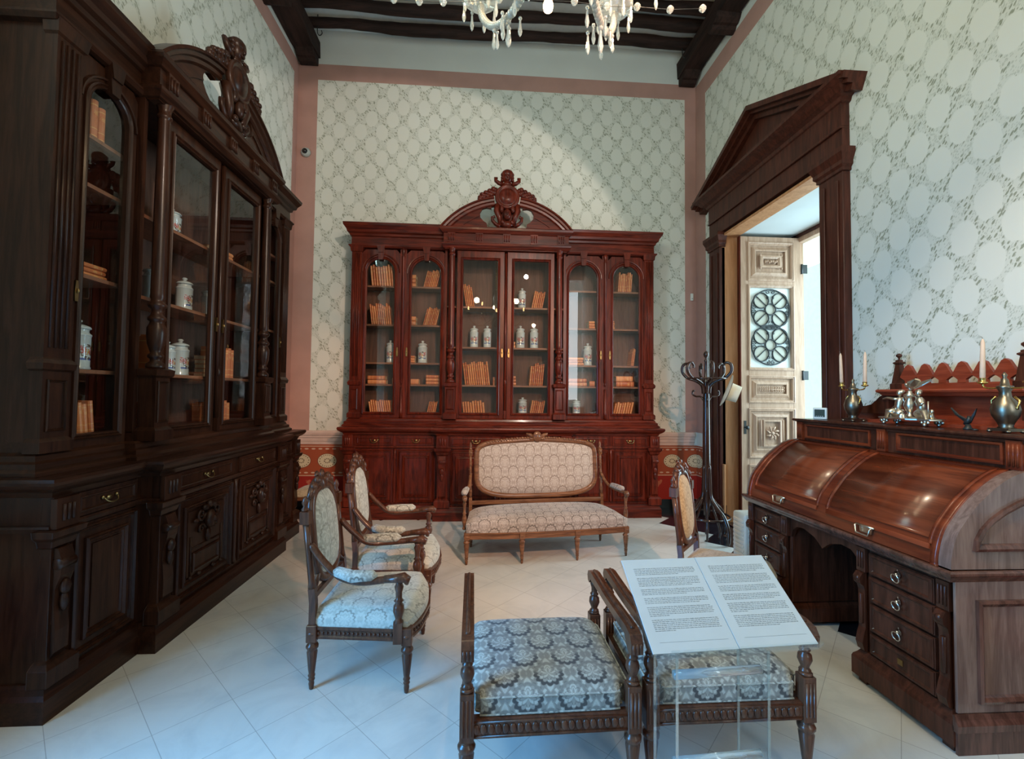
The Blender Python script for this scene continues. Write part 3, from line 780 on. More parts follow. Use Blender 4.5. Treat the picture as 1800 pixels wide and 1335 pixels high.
        sq = [(cx-.062, -uc+.03), (cx-.062, -uc-.075), (cx+.062, -uc-.075), (cx+.062, -uc+.03)]
        m.sweep(sq, [(0, 1.235), (.02, 1.236), (.02, 1.30), (0, 1.32)]); m.sweep(sq, [(0, 1.63), (.016, 1.645), (.02, 1.68), (0, 1.69), (-.06, 1.69)])
        panel(m, cx-.05, cx+.05, 1.35, 1.61, -uc-.075, .015, .008)
        m.lathe([(.050, 1.69), (.052, 1.70), (.050, 1.72), (.032, 1.735), (.030, 1.75), (.042, 1.76), (.044, 1.775), (.030, 1.79), (.036, 1.81), (.048, 1.85), (.053, 1.91), (.052, 1.95), (.040, 1.975), (.038, 1.99), (.05, 2.0), (.05, 2.015), (.036, 2.03), (.030, 2.05), (.032, 2.07), (.050, 2.085), (.052, 2.10), (.038, 2.115), (.034, 2.13), (.042, 2.145), (.040, 2.17), (.040, 2.55), (.034, 3.30), (.034, 3.31), (.042, 3.318), (.042, 3.332), (.034, 3.34), (.036, 3.37), (.050, 3.40), (.055, 3.44)], (cx, -uc-.025), 18)
        m.box(cx-.065, cx+.065, -uc-.085, -uc+.03, 3.44, 3.46)
        m.build('turned_column', WD['v'], t)
        for i, (X0, X1, x0, x1) in enumerate(wdoors[1:]):
            xs = s*(wdoors[0][1]+X0)/2; m = MB(); m.box(xs-.04, xs+.04, -uw+.002, -uw+.03, 1.235, 3.44)
            m.lathe([(.02, 1.24), (.02, 1.29), (.024, 1.30), (.018, 1.32), (.018, 1.62), (.004, 1.63)], (xs, -uw-.004), 10)
            m.lathe([(.004, 1.66), (.014, 1.68), (.008, 1.70), (.020, 1.72), (.020, 3.28), (.024, 3.30), (.012, 3.32), (.026, 3.37), (.026, 3.40)], (xs, -uw-.004), 12)
            m.build('split_colonette', WD['v'], t)
        # wing cornice
        pth = [(-hwU, 0), (-hwU, -uw), (-HU, -uw)] if s < 0 else [(HU, -uw), (hwU, -uw), (hwU, 0)]
        m = MB(); m.sweep(pth, [(0, 3.395), (.028, 3.40), (.045, 3.42), (.045, 3.432), (.015, 3.44), (.012, 3.54), (.03, 3.55), (.035, 3.575), (.06, 3.59), (.068, 3.62), (.10, 3.665), (.105, 3.695), (.10, 3.70), (-.05, 3.70)])
        lo, hi = sorted((s*HU, s*hwU)); m.box(lo, hi, -uw, 0, 3.66, 3.70)
        m.build('wing_cornice', WD['h'], t)
    m = MB(); m.tube([(0, -uc-.008, 1.27), (0, -uc-.008, 3.36)], .017, 8); m.box(-.016, .016, -uc-.03, -uc, 1.24, 1.34); m.ell((0, -uc-.02, 1.70), (.017, .014, .04), 8, 6); m.build('door_astragal', WD['v'], t)
    # central entablature
    fy = -uc-.07; hx = .80; bxp = [(-hx, 0), (-hx, fy), (hx, fy), (hx, 0)]
    m = MB(); m.box(-hx, hx, fy+.004, -.0, 3.46, 3.61)
    m.sweep(bxp, [(-.02, 3.395), (.0, 3.40), (.025, 3.435), (.03, 3.455), (.01, 3.465), (0, 3.47)])
    m.box(-hx+.02, hx-.02, fy+.02, -uc+.02, 3.39, 3.46)
    m.sweep(bxp, [(0, 3.585), (.012, 3.59), (.03, 3.61), (.045, 3.625), (.05, 3.65), (.045, 3.66), (0, 3.66)]); m.box(-hx, hx, fy, 0, 3.61, 3.66)
    for xc in (-.70, -.35, 0, .35, .70):
        m.box(xc-.048, xc+.048, fy-.016, fy+.01, 3.465, 3.59)
        for k in (-1, 0, 1): m.tube([(xc+k*.028, fy-.018, 3.485), (xc+k*.028, fy-.018, 3.57)], .008, 6)
    m.build('entablature', WD['h'], t)
    # segmental pediment
    m = MB(); Ro, zc = 1.075, 3.00
    for s in (-1, 1):
        a0, a1 = math.asin(.845/Ro), math.asin(.17/Ro)
        arc = [(s*Ro*math.sin(a0+(a1-a0)*i/18), zc+Ro*math.cos(a0+(a1-a0)*i/18)) for i in range(19)]
        if s < 0: arc = arc[::-1]
        pr = [(0, -.05), (0, .055), (-.02, .06), (-.026, .04), (-.05, .035), (-.06, .015), (-.085, .012), (-.10, -.005), (-.10, -.05), (0, -.05)]
        m.sweep(arc, pr, False, fmap(fy+.02))
        # tympanum with a scooped inner end
        ri = Ro-.095; top = [(s*ri*math.sin(a0+(math.asin(.20/ri)-a0)*i/12), zc+ri*math.cos(a0+(math.asin(.20/ri)-a0)*i/12)) for i in range(13)]
        top = [p for p in top if p[1] > 3.66]
        xin = .17; scoop = [(s*(.20), top[-1][1]-.03), (s*.27, 3.94), (s*.315, 3.92), (s*.345, 3.87), (s*.34, 3.81), (s*.30, 3.765), (s*.26, 3.74), (s*.245, 3.66)]
        poly = [(s*.80, 3.66)] + top + scoop
        m.prism(poly, fy+.03, fy+.07)
        r3 = Ro-.17; a = [(s*r3*math.sin(math.asin(.72/r3)+(math.asin(.36/r3)-math.asin(.72/r3))*i/10), zc+r3*math.cos(math.asin(.72/r3)+(math.asin(.36/r3)-math.asin(.72/r3))*i/10)) for i in range(11)]
        a = [p for p in a if p[1] > 3.69]
        if s < 0: a = a[::-1]
        m.sweep(a, [(0, 0), (0, .012), (-.012, .012), (-.012, 0)], False, fmap(fy+.03))
    m.build('segmental_pediment', WD['h'], t)
    # carved crest
    m = MB(); y0 = fy+.0
    m.ell((0, y0-.01, 4.325), (.068, .060, .085), 14, 10); m.ell((0, y0-.065, 4.31), (.016, .022, .022), 8, 6); m.ell((0, y0-.055, 4.275), (.028, .018, .012), 8, 6)
    m.ell((0, y0-.01, 4.36), (.078, .066, .062), 14, 8); m.ell((0, y0, 4.235), (.06, .045, .04))
    for s in (-1, 1):
        for zz_ in (4.36, 4.32, 4.285): m.ell((s*.066, y0-.0, zz_), (.022, .035, .024), 8, 6)
        m.ell((s*.024, y0-.058, 4.335), (.012, .010, .008), 8, 6)
        m.tube([(s*.06, y0, 4.235), (s*.11, y0-.01, 4.245), (s*.15, y0-.01, 4.275), (s*.155, y0, 4.31), (s*.125, y0, 4.315)], [.03, .026, .024, .022, .012], 8)
        for k in range(9):
            f = k/8; x = .155+f*.19; z = 4.15-f*.098+.018*(k % 2)
            m.ell((s*x, y0-.015-.012*(k % 2), z), (.034, .032, .034-.010*f), 8, 6)
            m.ell((s*x, y0-.012, z-.040+.020*f), (.036, .030, .034), 8, 6)
        m.ell((s*.175, y0-.01, 4.15), (.03, .04, .04), 8, 6)
        m.tube([(s*.12, y0, 3.96), (s*.135, y0-.02, 3.88), (s*.10, y0-.02, 3.80), (s*.075, y0, 3.70)], [.045, .04, .035, .03], 8)
        m.tube([(s*.09, y0, 3.69), (s*.15, y0-.005, 3.72), (s*.185, y0-.01, 3.76), (s*.19, y0-.01, 3.80), (s*.165, y0-.01, 3.815), (s*.155, y0-.01, 3.79)], [.03, .024, .022, .020, .016, .01], 8)
        m.ell((s*.07, y0-.04, 3.90), (.03, .03, .05), 8, 6); m.ell((s*.06, y0-.045, 3.73), (.028, .026, .028), 8, 6)
    m.ell((0, y0-.045, 3.83), (.052, .042, .07), 12, 8); m.ell((0, y0-.088, 3.825), (.012, .016, .018), 8, 6); m.ell((0, y0-.02, 3.71), (.085, .04, .045), 10, 6)
    m.box(-.09, .09, y0+.01, y0+.05, 3.66, 4.24)
    c = m.build('carved_crest', WD['v'], t)
    m = MB(); Tm_ = Matrix.Translation((0, y0-.02, 4.06)) @ Matrix.Rotation(PI/2, 4, 'X')
    m.lathe([(.150, -.02), (.158, .0), (.156, .025), (.140, .038), (.124, .030), (.112, .022), (.10, .034), (.060, .055), (.0, .062)], n=28, T=Tm_)
    m.build('medallion', WD['v'], c)
    return t
CAB_B = ((.28, 6.01, 0), 0); CAB_L = ((-2.505, 3.66, 0), PI/2)
bookcase('tall carved bookcase with arched glass doors against the far wall, behind the settee', CAB_B[0], CAB_B[1], 1.98, 1.955, .43, .52, .30, .36,
    [(.765, 1.275, .822, 1.218), (1.355, 1.835, 1.41, 1.782)], (1.665, 1.944, 2.434, 2.935), [(.86, 1.34), (1.37, 1.85)], False)
WD.update(v='dim_brown_wood', h='dim_brown_wood_horizontal')
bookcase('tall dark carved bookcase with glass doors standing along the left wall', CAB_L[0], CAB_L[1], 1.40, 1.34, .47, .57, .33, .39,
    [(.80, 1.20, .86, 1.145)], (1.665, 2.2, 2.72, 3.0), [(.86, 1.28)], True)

# ------------------------------------------------------------------ books and jars in the bookcases
def book_mesh():
    # unit book: x = thickness, y = depth (spine at y = 0 front), z = height
    m = MB(); m.cur = 0
    sp = [(-.5, .14), (-.47, .05), (-.3, .0), (0, -.02), (.3, .0), (.47, .05), (.5, .14)]
    m.prism(sp + [(.5, 1), (.40, 1), (.40, .10), (-.40, .10), (-.40, 1), (-.5, 1)], 0, 1, 'xy')
    m.cur = 1; m.box(-.40, .40, .08, .985, .015, .985)
    me = bpy.data.meshes.new('book'); me.from_pydata(m.v, [], m.f)
    for p, k in zip(me.polygons, m.mi): p.material_index = k
    me.materials.append(M['leather_spine']); me.materials.append(M['book_paper']); return me
BK = book_mesh()
def to_world(cab, x, y, z):
    (ox, oy, oz), rz = cab; c, s = math.cos(rz), math.sin(rz)
    return (ox + x*c - y*s, oy + x*s + y*c, oz + z)
def book(cab, x, y, z, th, dp, h, lean, label, group, flat=False, extra=0):
    o = bpy.data.objects.new('book', BK); C.objects.link(o)
    o.location = to_world(cab, x, y, z); o.scale = (th, dp, h)
    if flat: o.rotation_euler = Euler((0, PI/2, cab[1]+extra))
    else: o.rotation_euler = Euler((0, lean, cab[1]+extra))
    tag(o, label, 'book', group); return o
def book_row(cab, x0, x1, z, h, n, lean, front, where, desc):
    rnd = random.Random(int(x0*1000+z*77)); lean = R(lean)
    g = 'books ' + where
    W_ = (x1-x0); ex = abs(math.tan(lean))*h; th = max(.012, (W_-ex*.9)/max(n, 1)*math.cos(lean))
    for i in range(n):
        hh = h*rnd.uniform(.84, 1.0)
        if lean < 0:   # tops lean to -x: pivots at bottom
            k = i; xb = x0 + ex*.85 + (W_-ex*.9)*(i+.5)/n
        else: xb = x0 + (W_-ex*.9)*(i+.5)/n
        zlift = th/2*abs(math.sin(lean)) + .0008
        if n == 1: lab = 'single %s %s' % (desc, where)
        elif i == 0: lab = 'leftmost %s %s' % (desc, where)
        elif i == n-1: lab = 'rightmost %s %s' % (desc, where)
        else: lab = '%s inside row %s' % (desc, where)
        book(cab, xb, -front+rnd.uniform(0, .008), z+zlift, th*.86, rnd.uniform(.15, .18), hh, lean, lab, g)
def book_stack(cab, x0, x1, z, h, n, front, where, desc):
    rnd = random.Random(int(x0*900+z*31)); t_ = h/n; zz_ = z+.0008
    for i in range(n):
        k = t_*.96; L_ = (x1-x0)*(1 if i == 0 else rnd.uniform(.93, 1.0))
        if n == 1: lab = 'single flat %s %s' % (desc, where)
        else: lab = '%s flat %s %s' % (('bottom' if i == 0 else 'top' if i == n-1 else 'middle' if n == 3 else ['', 'second', 'third', 'fourth'][i]), desc, where)
        book(cab, x0+.002, -front+rnd.uniform(0, .006), zz_+k/2, k, rnd.uniform(.13, .16), L_, 0, lab, 'flat books in the bookcases', True)
        zz_ += t_
JM = {}
def jar(cab, x0, x1, z, h, front, label):
    t = thing('apothecary_jar', label, 'jar', to_world(cab, (x0+x1)/2, -front+.06, z+.001), cab[1], 'porcelain jars in the bookcases')
    k = min((x1-x0), .135)/.115/1.0; hz = h/.30
    if 'body' not in JM:
        m = MB(); m.lathe([(.001, 0), (.052, 0), (.055, .004), (.055, .012), (.052, .018), (.0525, .10), (.0535, .195), (.056, .20), (.056, .208), (.048, .216), (.044, .226), (.046, .236), (.046, .240), (.001, .240)], n=24)
        b = m.build('jar_body', 'painted_porcelain', t)
        m = MB(); m.lathe([(.001, .240), (.052, .240), (.054, .245), (.050, .255), (.030, .266), (.014, .270), (.010, .276), (.016, .284), (.018, .290), (.012, .298), (.001, .300)], n=24)
        l = m.build('jar_lid', 'painted_porcelain', t); JM['body'] = b; JM['lid'] = l
    else:
        for k_ in ('body', 'lid'):
            o = JM[k_].copy(); C.objects.link(o); o.parent = t
    t.scale = (k, k, hz)
DN = 'leather book'
B_, L_ = CAB_B, CAB_L
FB, FL = .215, .24
# (cabinet, kind, x0, x1, shelf z, height, count, lean, place)
o1 = 'behind first arched door, far bookcase'; o2 = 'behind second arched door, far bookcase'
o3 = 'behind left middle door, far bookcase'; o4 = 'behind right middle door, far bookcase'
o5 = 'behind third arched door, far bookcase'; o6 = 'behind rightmost arched door, far bookcase'
l1 = 'behind nearest arched door, left bookcase'; l2 = 'behind left middle door, left bookcase'
l3 = 'behind right middle door, left bookcase'; l4 = 'behind farthest door, left bookcase'
W0, W1, W2, W3, W4 = 1.295, 1.665, 1.944, 2.434, 2.935
K1, K2, K3 = 1.665, 2.155, 2.68
DATA = [
 (B_, 'r', -1.764, -1.447, W4, .296, 9, -6, 'on the top shelf '+o1), (B_, 'r', -1.761, -1.467, W3, .28, 10, -7, 'on the second shelf '+o1),
 (B_, 'j', -1.543, -1.435, W2, .293, 0, 0, 'on the middle shelf '+o1), (B_, 'f', -1.76, -1.531, W1, .109, 2, 0, 'at left '+o1), (B_, 'f', -1.452, -1.40, W1, .081, 1, 0, 'at right '+o1),
 (B_, 'r', -1.751, -1.423, W0, .17, 11, -9, 'on the lowest shelf '+o1),
 (B_, 'r', -1.077, -.845, W4, .238, 8, 14, 'on the top shelf '+o2), (B_, 'f', -1.245, -1.171, W4, .164, 3, 0, 'on the top shelf '+o2), (B_, 'r', -1.075, -.844, W3, .245, 8, 14, 'on the second shelf '+o2), (B_, 'f', -1.245, -1.165, W3, .119, 2, 0, 'on the second shelf '+o2),
 (B_, 'j', -1.139, -1.009, W2, .295, 0, 0, 'on the middle shelf '+o2), (B_, 'f', -1.24, -1.168, W2, .095, 3, 0, 'beside the jar '+o2), (B_, 'f', -1.019, -.844, W1, .125, 3, 0, 'low at right '+o2), (B_, 'f', -1.214, -1.113, W1, .073, 1, 0, 'low at left '+o2), (B_, 'r', -1.005, -.86, W0, .156, 5, 12, 'on the lowest shelf '+o2),
 (B_, 'r', -.559, -.396, K3, .314, 5, -9, 'on the top shelf '+o3), (B_, 'j', -.463, -.345, K2, .297, 0, 0, 'at left of the pair '+o3), (B_, 'j', -.286, -.175, K2, .298, 0, 0, 'at right of the pair '+o3),
 (B_, 'r', -.551, -.183, K1, .318, 12, -7, 'on the third shelf '+o3), (B_, 'r', -.153, -.116, K1, .112, 1, 0, 'on the third shelf '+o3), (B_, 'r', -.553, -.245, W0, .170, 9, -6, 'on the lowest shelf '+o3),
 (B_, 'j', .17, .283, K3, .287, 0, 0, 'on the top shelf '+o4), (B_, 'r', .343, .539, K3, .249, 6, 11, 'on the top shelf '+o4), (B_, 'j', .146, .273, K2, .308, 0, 0, 'at left of the pair '+o4), (B_, 'j', .333, .453, K2, .307, 0, 0, 'at right of the pair '+o4),
 (B_, 'f', .068, .138, K2, .089, 2, 0, 'beside the two jars '+o4), (B_, 'r', .323, .533, K1, .306, 7, 5, 'on the third shelf '+o4), (B_, 'f', .08, .151, K1, .126, 3, 0, 'on the third shelf '+o4), (B_, 'j', .185, .311, W0, .215, 0, 0, 'on the lowest shelf '+o4), (B_, 'r', .336, .546, W0, .178, 7, 10, 'on the lowest shelf '+o4),
 (B_, 'f', 1.119, 1.20, W3, .106, 3, 0, 'on the second shelf '+o5), (B_, 'f', .848, 1.051, W2, .105, 3, 0, 'beside the jar '+o5), (B_, 'j', 1.058, 1.18, W2, .302, 0, 0, 'on the middle shelf '+o5), (B_, 'f', .842, 1.092, W1, .105, 2, 0, 'low at left '+o5), (B_, 'f', 1.131, 1.20, W1, .075, 1, 0, 'low at right '+o5), (B_, 'j', .912, 1.026, W0, .202, 0, 0, 'on the lowest shelf '+o5),
 (B_, 'r', 1.51, 1.719, W4, .277, 8, 4, 'on the top shelf '+o6), (B_, 'f', 1.395, 1.465, W3, .114, 4, 0, 'on the second shelf '+o6), (B_, 'r', 1.69, 1.762, W2, .243, 3, 7, 'on the middle shelf '+o6), (B_, 'f', 1.49, 1.729, W1, .144, 2, 0, 'on the fourth shelf '+o6), (B_, 'r', 1.447, 1.739, W0, .173, 8, 12, 'on the lowest shelf '+o6),
 (L_, 'r', -1.12, -.895, W0, .204, 6, -6, 'on the lowest shelf '+l1), (L_, 'r', -1.117, -1.053, K1, .279, 2, 0, 'beside the jar '+l1), (L_, 'j', -1.035, -.905, K1, .291, 0, 0, 'in the middle '+l1), (L_, 'f', -1.11, -.86, 2.2, .081, 3, 0, 'on the third shelf '+l1), (L_, 'r', -.994, -.902, 3.0, .255, 2, 0, 'on the top shelf '+l1),
 (L_, 'j', -.321, -.184, K3, .223, 0, 0, 'on the top shelf '+l2), (L_, 'j', -.476, -.36, K2, .275, 0, 0, 'at left on the second shelf '+l2), (L_, 'j', -.14, -.02, K2, .275, 0, 0, 'at right on the second shelf '+l2),
 (L_, 'r', -.434, -.32, K1, .301, 3, 0, 'beside two jars '+l2), (L_, 'j', -.300, -.187, K1, .25, 0, 0, 'right beside the books '+l2), (L_, 'j', -.165, -.04, K1, .283, 0, 0, 'by the door frame '+l2), (L_, 'r', -.422, -.281, W0, .175, 3, -3, 'on the lowest shelf '+l2),
 (L_, 'f', .202, .467, K3, .109, 3, 0, 'on the top shelf '+l3), (L_, 'j', .174, .296, K2, .272, 0, 0, 'on the second shelf '+l3), (L_, 'r', .331, .538, K1, .274, 5, 0, 'on the third shelf '+l3), (L_, 'f', .19, .321, K1, .185, 5, 0, 'on the third shelf '+l3), (L_, 'r', .24, .503, W0, .175, 6, -2, 'on the lowest shelf '+l3),
 (L_, 'r', 1.056, 1.167, 2.72, .255, 3, 0, 'on an upper shelf '+l4), (L_, 'f', 1.04, 1.149, 2.2, .13, 4, 0, 'on the middle shelf '+l4), (L_, 'f', 1.05, 1.155, K1, .077, 4, 0, 'on a low shelf '+l4)]
for cab, kd, x0, x1, z, h, n, lean, where in DATA:
    fr = FB if cab is B_ else FL
    if kd == 'r': book_row(cab, x0, x1, z, h, n, lean, fr, where, DN)
    elif kd == 'f': book_stack(cab, x0, x1, z, h, n, fr, where, 'leather book')
    else: jar(cab, x0, x1, z, h, fr, 'white porcelain lidded jar '+where)

# ------------------------------------------------------------------ seating
TURN = [(.010, 0), (.014, .03), (.012, .045), (.018, .052), (.013, .062), (.019, .072), (.014, .082), (.017, .10), (.026, .195), (.022, .205), (.030, .215), (.031, .228), (.020, .238), (.022, .25)]
def turned_leg(t, x, y, top=.33, sc=1.0, mat='carved_walnut', z0=.25):
    m = MB(); m.lathe([(r*sc*1.05, z*z0/.25) for r, z in TURN], (x, y), 14, flute=.05)
    h = .026*sc; m.box(x-h, x+h, y-h, y+h, z0-.002, top); m.ell((x, y-h*0, (z0+top)/2), (h*1.25, h*1.25, h*.55), 10, 6)
    return m.build('leg', mat, t, bevel=.003)
BAL = [(.012, 0), (.020, .008), (.012, .02), (.014, .03), (.022, .06), (.020, .085), (.012, .10), (.019, .108), (.012, .118), (.013, .15), (.018, .175), (.012, .19), (.016, .20)]
def support(m, x, y, z0, z1, sc=1.0):
    m.lathe([(r*sc, z0+z/.20*(z1-z0)) for r, z in BAL], (x, y), 12)
def cushion(x0, x1, y0, y1, z0, z1, crown, bow=0, n=18, notch=False, taper=0):
    # domed squab; front edge (x1) bows out, width narrows to the rear by taper
    def top(u, v):
        a, b = 2*u-1, 2*v-1; e = max(abs(a), abs(b))
        hw = (y1-y0)/2 - taper*(1-u)
        x = x0 + (x1-x0)*u + bow*(1-b*b)*u; y = (y0+y1)/2 + b*hw
        k = (1-a**4)*(1-b**4)
        z = z1 + crown*(k**.6) - (.022 if e > .999 else 0) - .010*max(0, (e-.86)/.14)**2
        return (x, y, z)
    m = MB(); m.grid(top, n, n)
    edge = [(i/n, 0) for i in range(n)] + [(1, i/n) for i in range(n)] + [(1-i/n, 1) for i in range(n)] + [(0, 1-i/n) for i in range(n)]
    up_ = [top(u, v) for u, v in edge]; lo = [(p[0], p[1], z0) for p in up_]; L_n = len(edge)
    m.add(up_+lo, [((i+1) % L_n, i, L_n+i, L_n+(i+1) % L_n) for i in range(L_n)], True)
    return m
def se(a, hw, hh, n=2.6, arch=0):
    c, s_ = math.cos(a), math.sin(a)
    if isinstance(n, tuple): n = n[0] if s_ > 0 else n[1]
    x = hw*math.copysign(abs(c)**(2/n), c); z = hh*math.copysign(abs(s_)**(2/n), s_)
    if z > 0: z += arch*(1-(x/hw)**2)
    return x, z
def back_panel_(t, T, hw, hh, zc, pad_mat, n=2.6, arch=0, fr=.024, fw=.045, frame_mat='carved_walnut', flip=False):
    # T maps local (u across, w forward, v up) to the thing
    m = MB(); N = 40; pts = []
    for i in range(N):
        x, z = se(2*PI*i/N, hw, hh, n, arch); pts.append((x, 0, zc+z))
    m.tube(pts, fr, 8, T=T, sq=1.25, closed=True)
    f = m.build('back_frame', frame_mat, t)
    m = MB(); K = 8; vs = []; fs = []
    for sgn, dp in ((1, .042), (-1, .018)):
        base = len(m.v)
        vs = [(0, sgn*dp, zc+(arch*.3))]; fs = []
        for j in range(1, K+1):
            r = j/K
            for i in range(N):
                x, z = se(2*PI*i/N, hw-.012, hh-.012, n, arch)
                vs.append((x*r, sgn*dp*(1-r**5)**.8, zc+z*r+(arch*.3)*(1-r)))
        for i in range(N):
            q = (0, 1+i, 1+(i+1) % N); fs.append(q if sgn > 0 else q[::-1])
            for j in range(K-1):
                a = 1+j*N+i; b = 1+j*N+(i+1) % N; q = (a, a+N, b+N, b); fs.append(q if sgn > 0 else q[::-1])
        m.add(vs, fs, True, T)
    p = m.build('back_pad', pad_mat, t)
    return f, p
def crest(m, T, zc, w):
    m.ell((0, 0, zc+.01), (.028, .022, .034), 10, 8, T)
    for s in (-1, 1):
        m.tube([(s*.02, 0, zc), (s*w*.35, .004, zc+.028), (s*w*.55, 0, zc+.012), (s*w*.8, .004, zc-.004), (s*w, 0, zc-.03)], [.018, .020, .018, .016, .010], 8, T)
        m.ell((s*w*.42, .012, zc+.034), (.022, .016, .018), 8, 6, T); m.ell((s*w*.72, .010, zc+.014), (.018, .014, .016), 8, 6, T)
        m.tube([(s*.012, 0, zc+.03), (s*.03, 0, zc+.062), (s*.05, 0, zc+.05)], [.012, .010, .004], 6, T)
def chair(label, loc, rz, arms=True, pad='damask_yz', seat='damask_seat', k=1.0, wood_='carved_walnut'):
    t = thing('armchair' if arms else 'side_chair', label, 'armchair' if arms else 'chair', loc, rz)
    if k != 1: t.scale = (k, k, k)
    xr, xf, yr, yf = -.25, .25, .235, .28
    if not arms: yr, yf = .19, .235
    for s in (-1, 1): turned_leg(t, xf, s*yf, .335); turned_leg(t, xr, s*yr, .335)
    m = MB()
    fr = [(xr, -yr), (xf, -yf), (xf+.045, -yf*.6), (xf+.065, 0), (xf+.045, yf*.6), (xf, yf), (xr, yr)]
    m.sweep(fr, [(0, .262), (.012, .264), (.012, .275), (.006, .28), (.006, .305), (.014, .312), (.014, .325), (-.012, .325), (-.012, .262), (0, .262)], closed=True)
    for i in range(len(fr)):
        a, b = Vector(fr[i]), Vector(fr[(i+1) % len(fr)]); n_ = max(1, int((b-a).length/.022))
        d = (b-a).normalized(); nn = Vector((d.y, -d.x))
        for j in range(n_):
            p = a+(b-a)*(j+.5)/n_+nn*.008; m.ell((p.x, p.y, .293), (.007, .007, .009), 6, 4)
    m.build('seat_rail', wood_, t)
    cushion(xr-.01, xf+.0, -yf-.005, yf+.005, .322, .395, .040, .065, taper=yf-yr).build('seat_cushion', seat, t)
    lean = .115
    T = Matrix(((0, 1, -lean, xr-.0+lean*.45), (-1, 0, 0, 0), (0, 0, 1, 0), (0, 0, 0, 1)))
    # posts
    for s in (-1, 1):
        m = MB(); P = lambda z: (xr-lean*(z-.45) if z > .45 else xr, s*yr, z)
        m.tube([P(.33), P(.45), P(.52)], .024, 4, smooth=False); m.tube([P(.52), P(.56), P(.72), P(.86)], [.021, .017, .017, .019], 8)
        x, y, z = P(.885); m.box(x-.024, x+.024, y-.024, y+.024, .855, .92); m.lathe([(.016, .92), (.020, .93), (.010, .945), (.018, .965), (.013, .985), (.003, 1.0)], (x-.006, y), 10)
        m.build('back_post', wood_, t)
    hw = .175 if arms else .145
    f, p = back_panel_(t, T, hw, .240, .745, pad, (3.8, 2.7), .025, .022)
    m = MB(); crest(m, T @ Matrix.Translation((0, 0, 1.01)) @ Matrix.Scale(1.28, 4), 0, hw*.80); m.build('carved_crest', wood_, t)
    m = MB()
    for s in (-1, 1):
        m.tube([(s*yr, 0, .50), (s*hw*.9, .004, .555), (s*hw*.75, .004, .60)], [.018, .016, .014], 6, T)
        m.tube([(s*yr, 0, .84), (s*(hw+.015), 0, .85)], .013, 6, T)
    m.tube([(-yr, 0, .475), (yr, 0, .475)], .017, 4, T, smooth=False)
    m.build('back_rail', wood_, t)
    if arms:
        for s in (-1, 1):
            m = MB(); ye = s*(yf+.025)
            pa = bez([(xr-.02, s*yr, .745), (xr+.05, s*(yr+.015), .665), (xr+.14, s*(yr+.03), .592), (xr+.26, ye, .578), (xf-.10, ye, .590), (xf-.05, ye, .594)], 6)
            m.tube(pa, [.022]*(len(pa)-6)+[.024]*6, 8, sq=.8)
            m.tube([(xf-.12, ye, .590), (xf-.055, ye, .594), (xf-.02, ye, .596), (xf-.002, ye, .588), (xf-.004, ye, .565)], [.024, .028, .036, .030, .014], 8, sq=.75)
            support(m, xf-.045, s*(yf+.012), .36, .575, 1.35); m.box(xf-.068, xf-.022, s*(yf+.012)-.02, s*(yf+.012)+.02, .262, .37)
            a = m.build('armrest', wood_, t)
            m = MB(); m.tube([(xr+.11, s*(yr+.03), .618), (xr+.13, s*(yr+.03), .616), (xr+.22, ye, .606), (xr+.32, ye, .610), (xr+.345, ye, .612)], [.010, .030, .036, .032, .010], 12, sq=.85)
            m.build('arm_pad', 'damask_xy' if pad != 'damask_gold' else pad, a)
    return t
chair('walnut armchair with pale damask seat, nearest of the pair beside the left bookcase', (-.62, 2.66, 0), R(-1))
chair('walnut armchair with pale damask seat, farther of the pair beside the left bookcase', (-.625, 3.42, 0), R(2))
chair('carved side chair with gold damask back standing behind the reading stand', (1.70, 3.02, 0), R(-42), False, 'damask_gold', 'damask_gold_seat', .98)

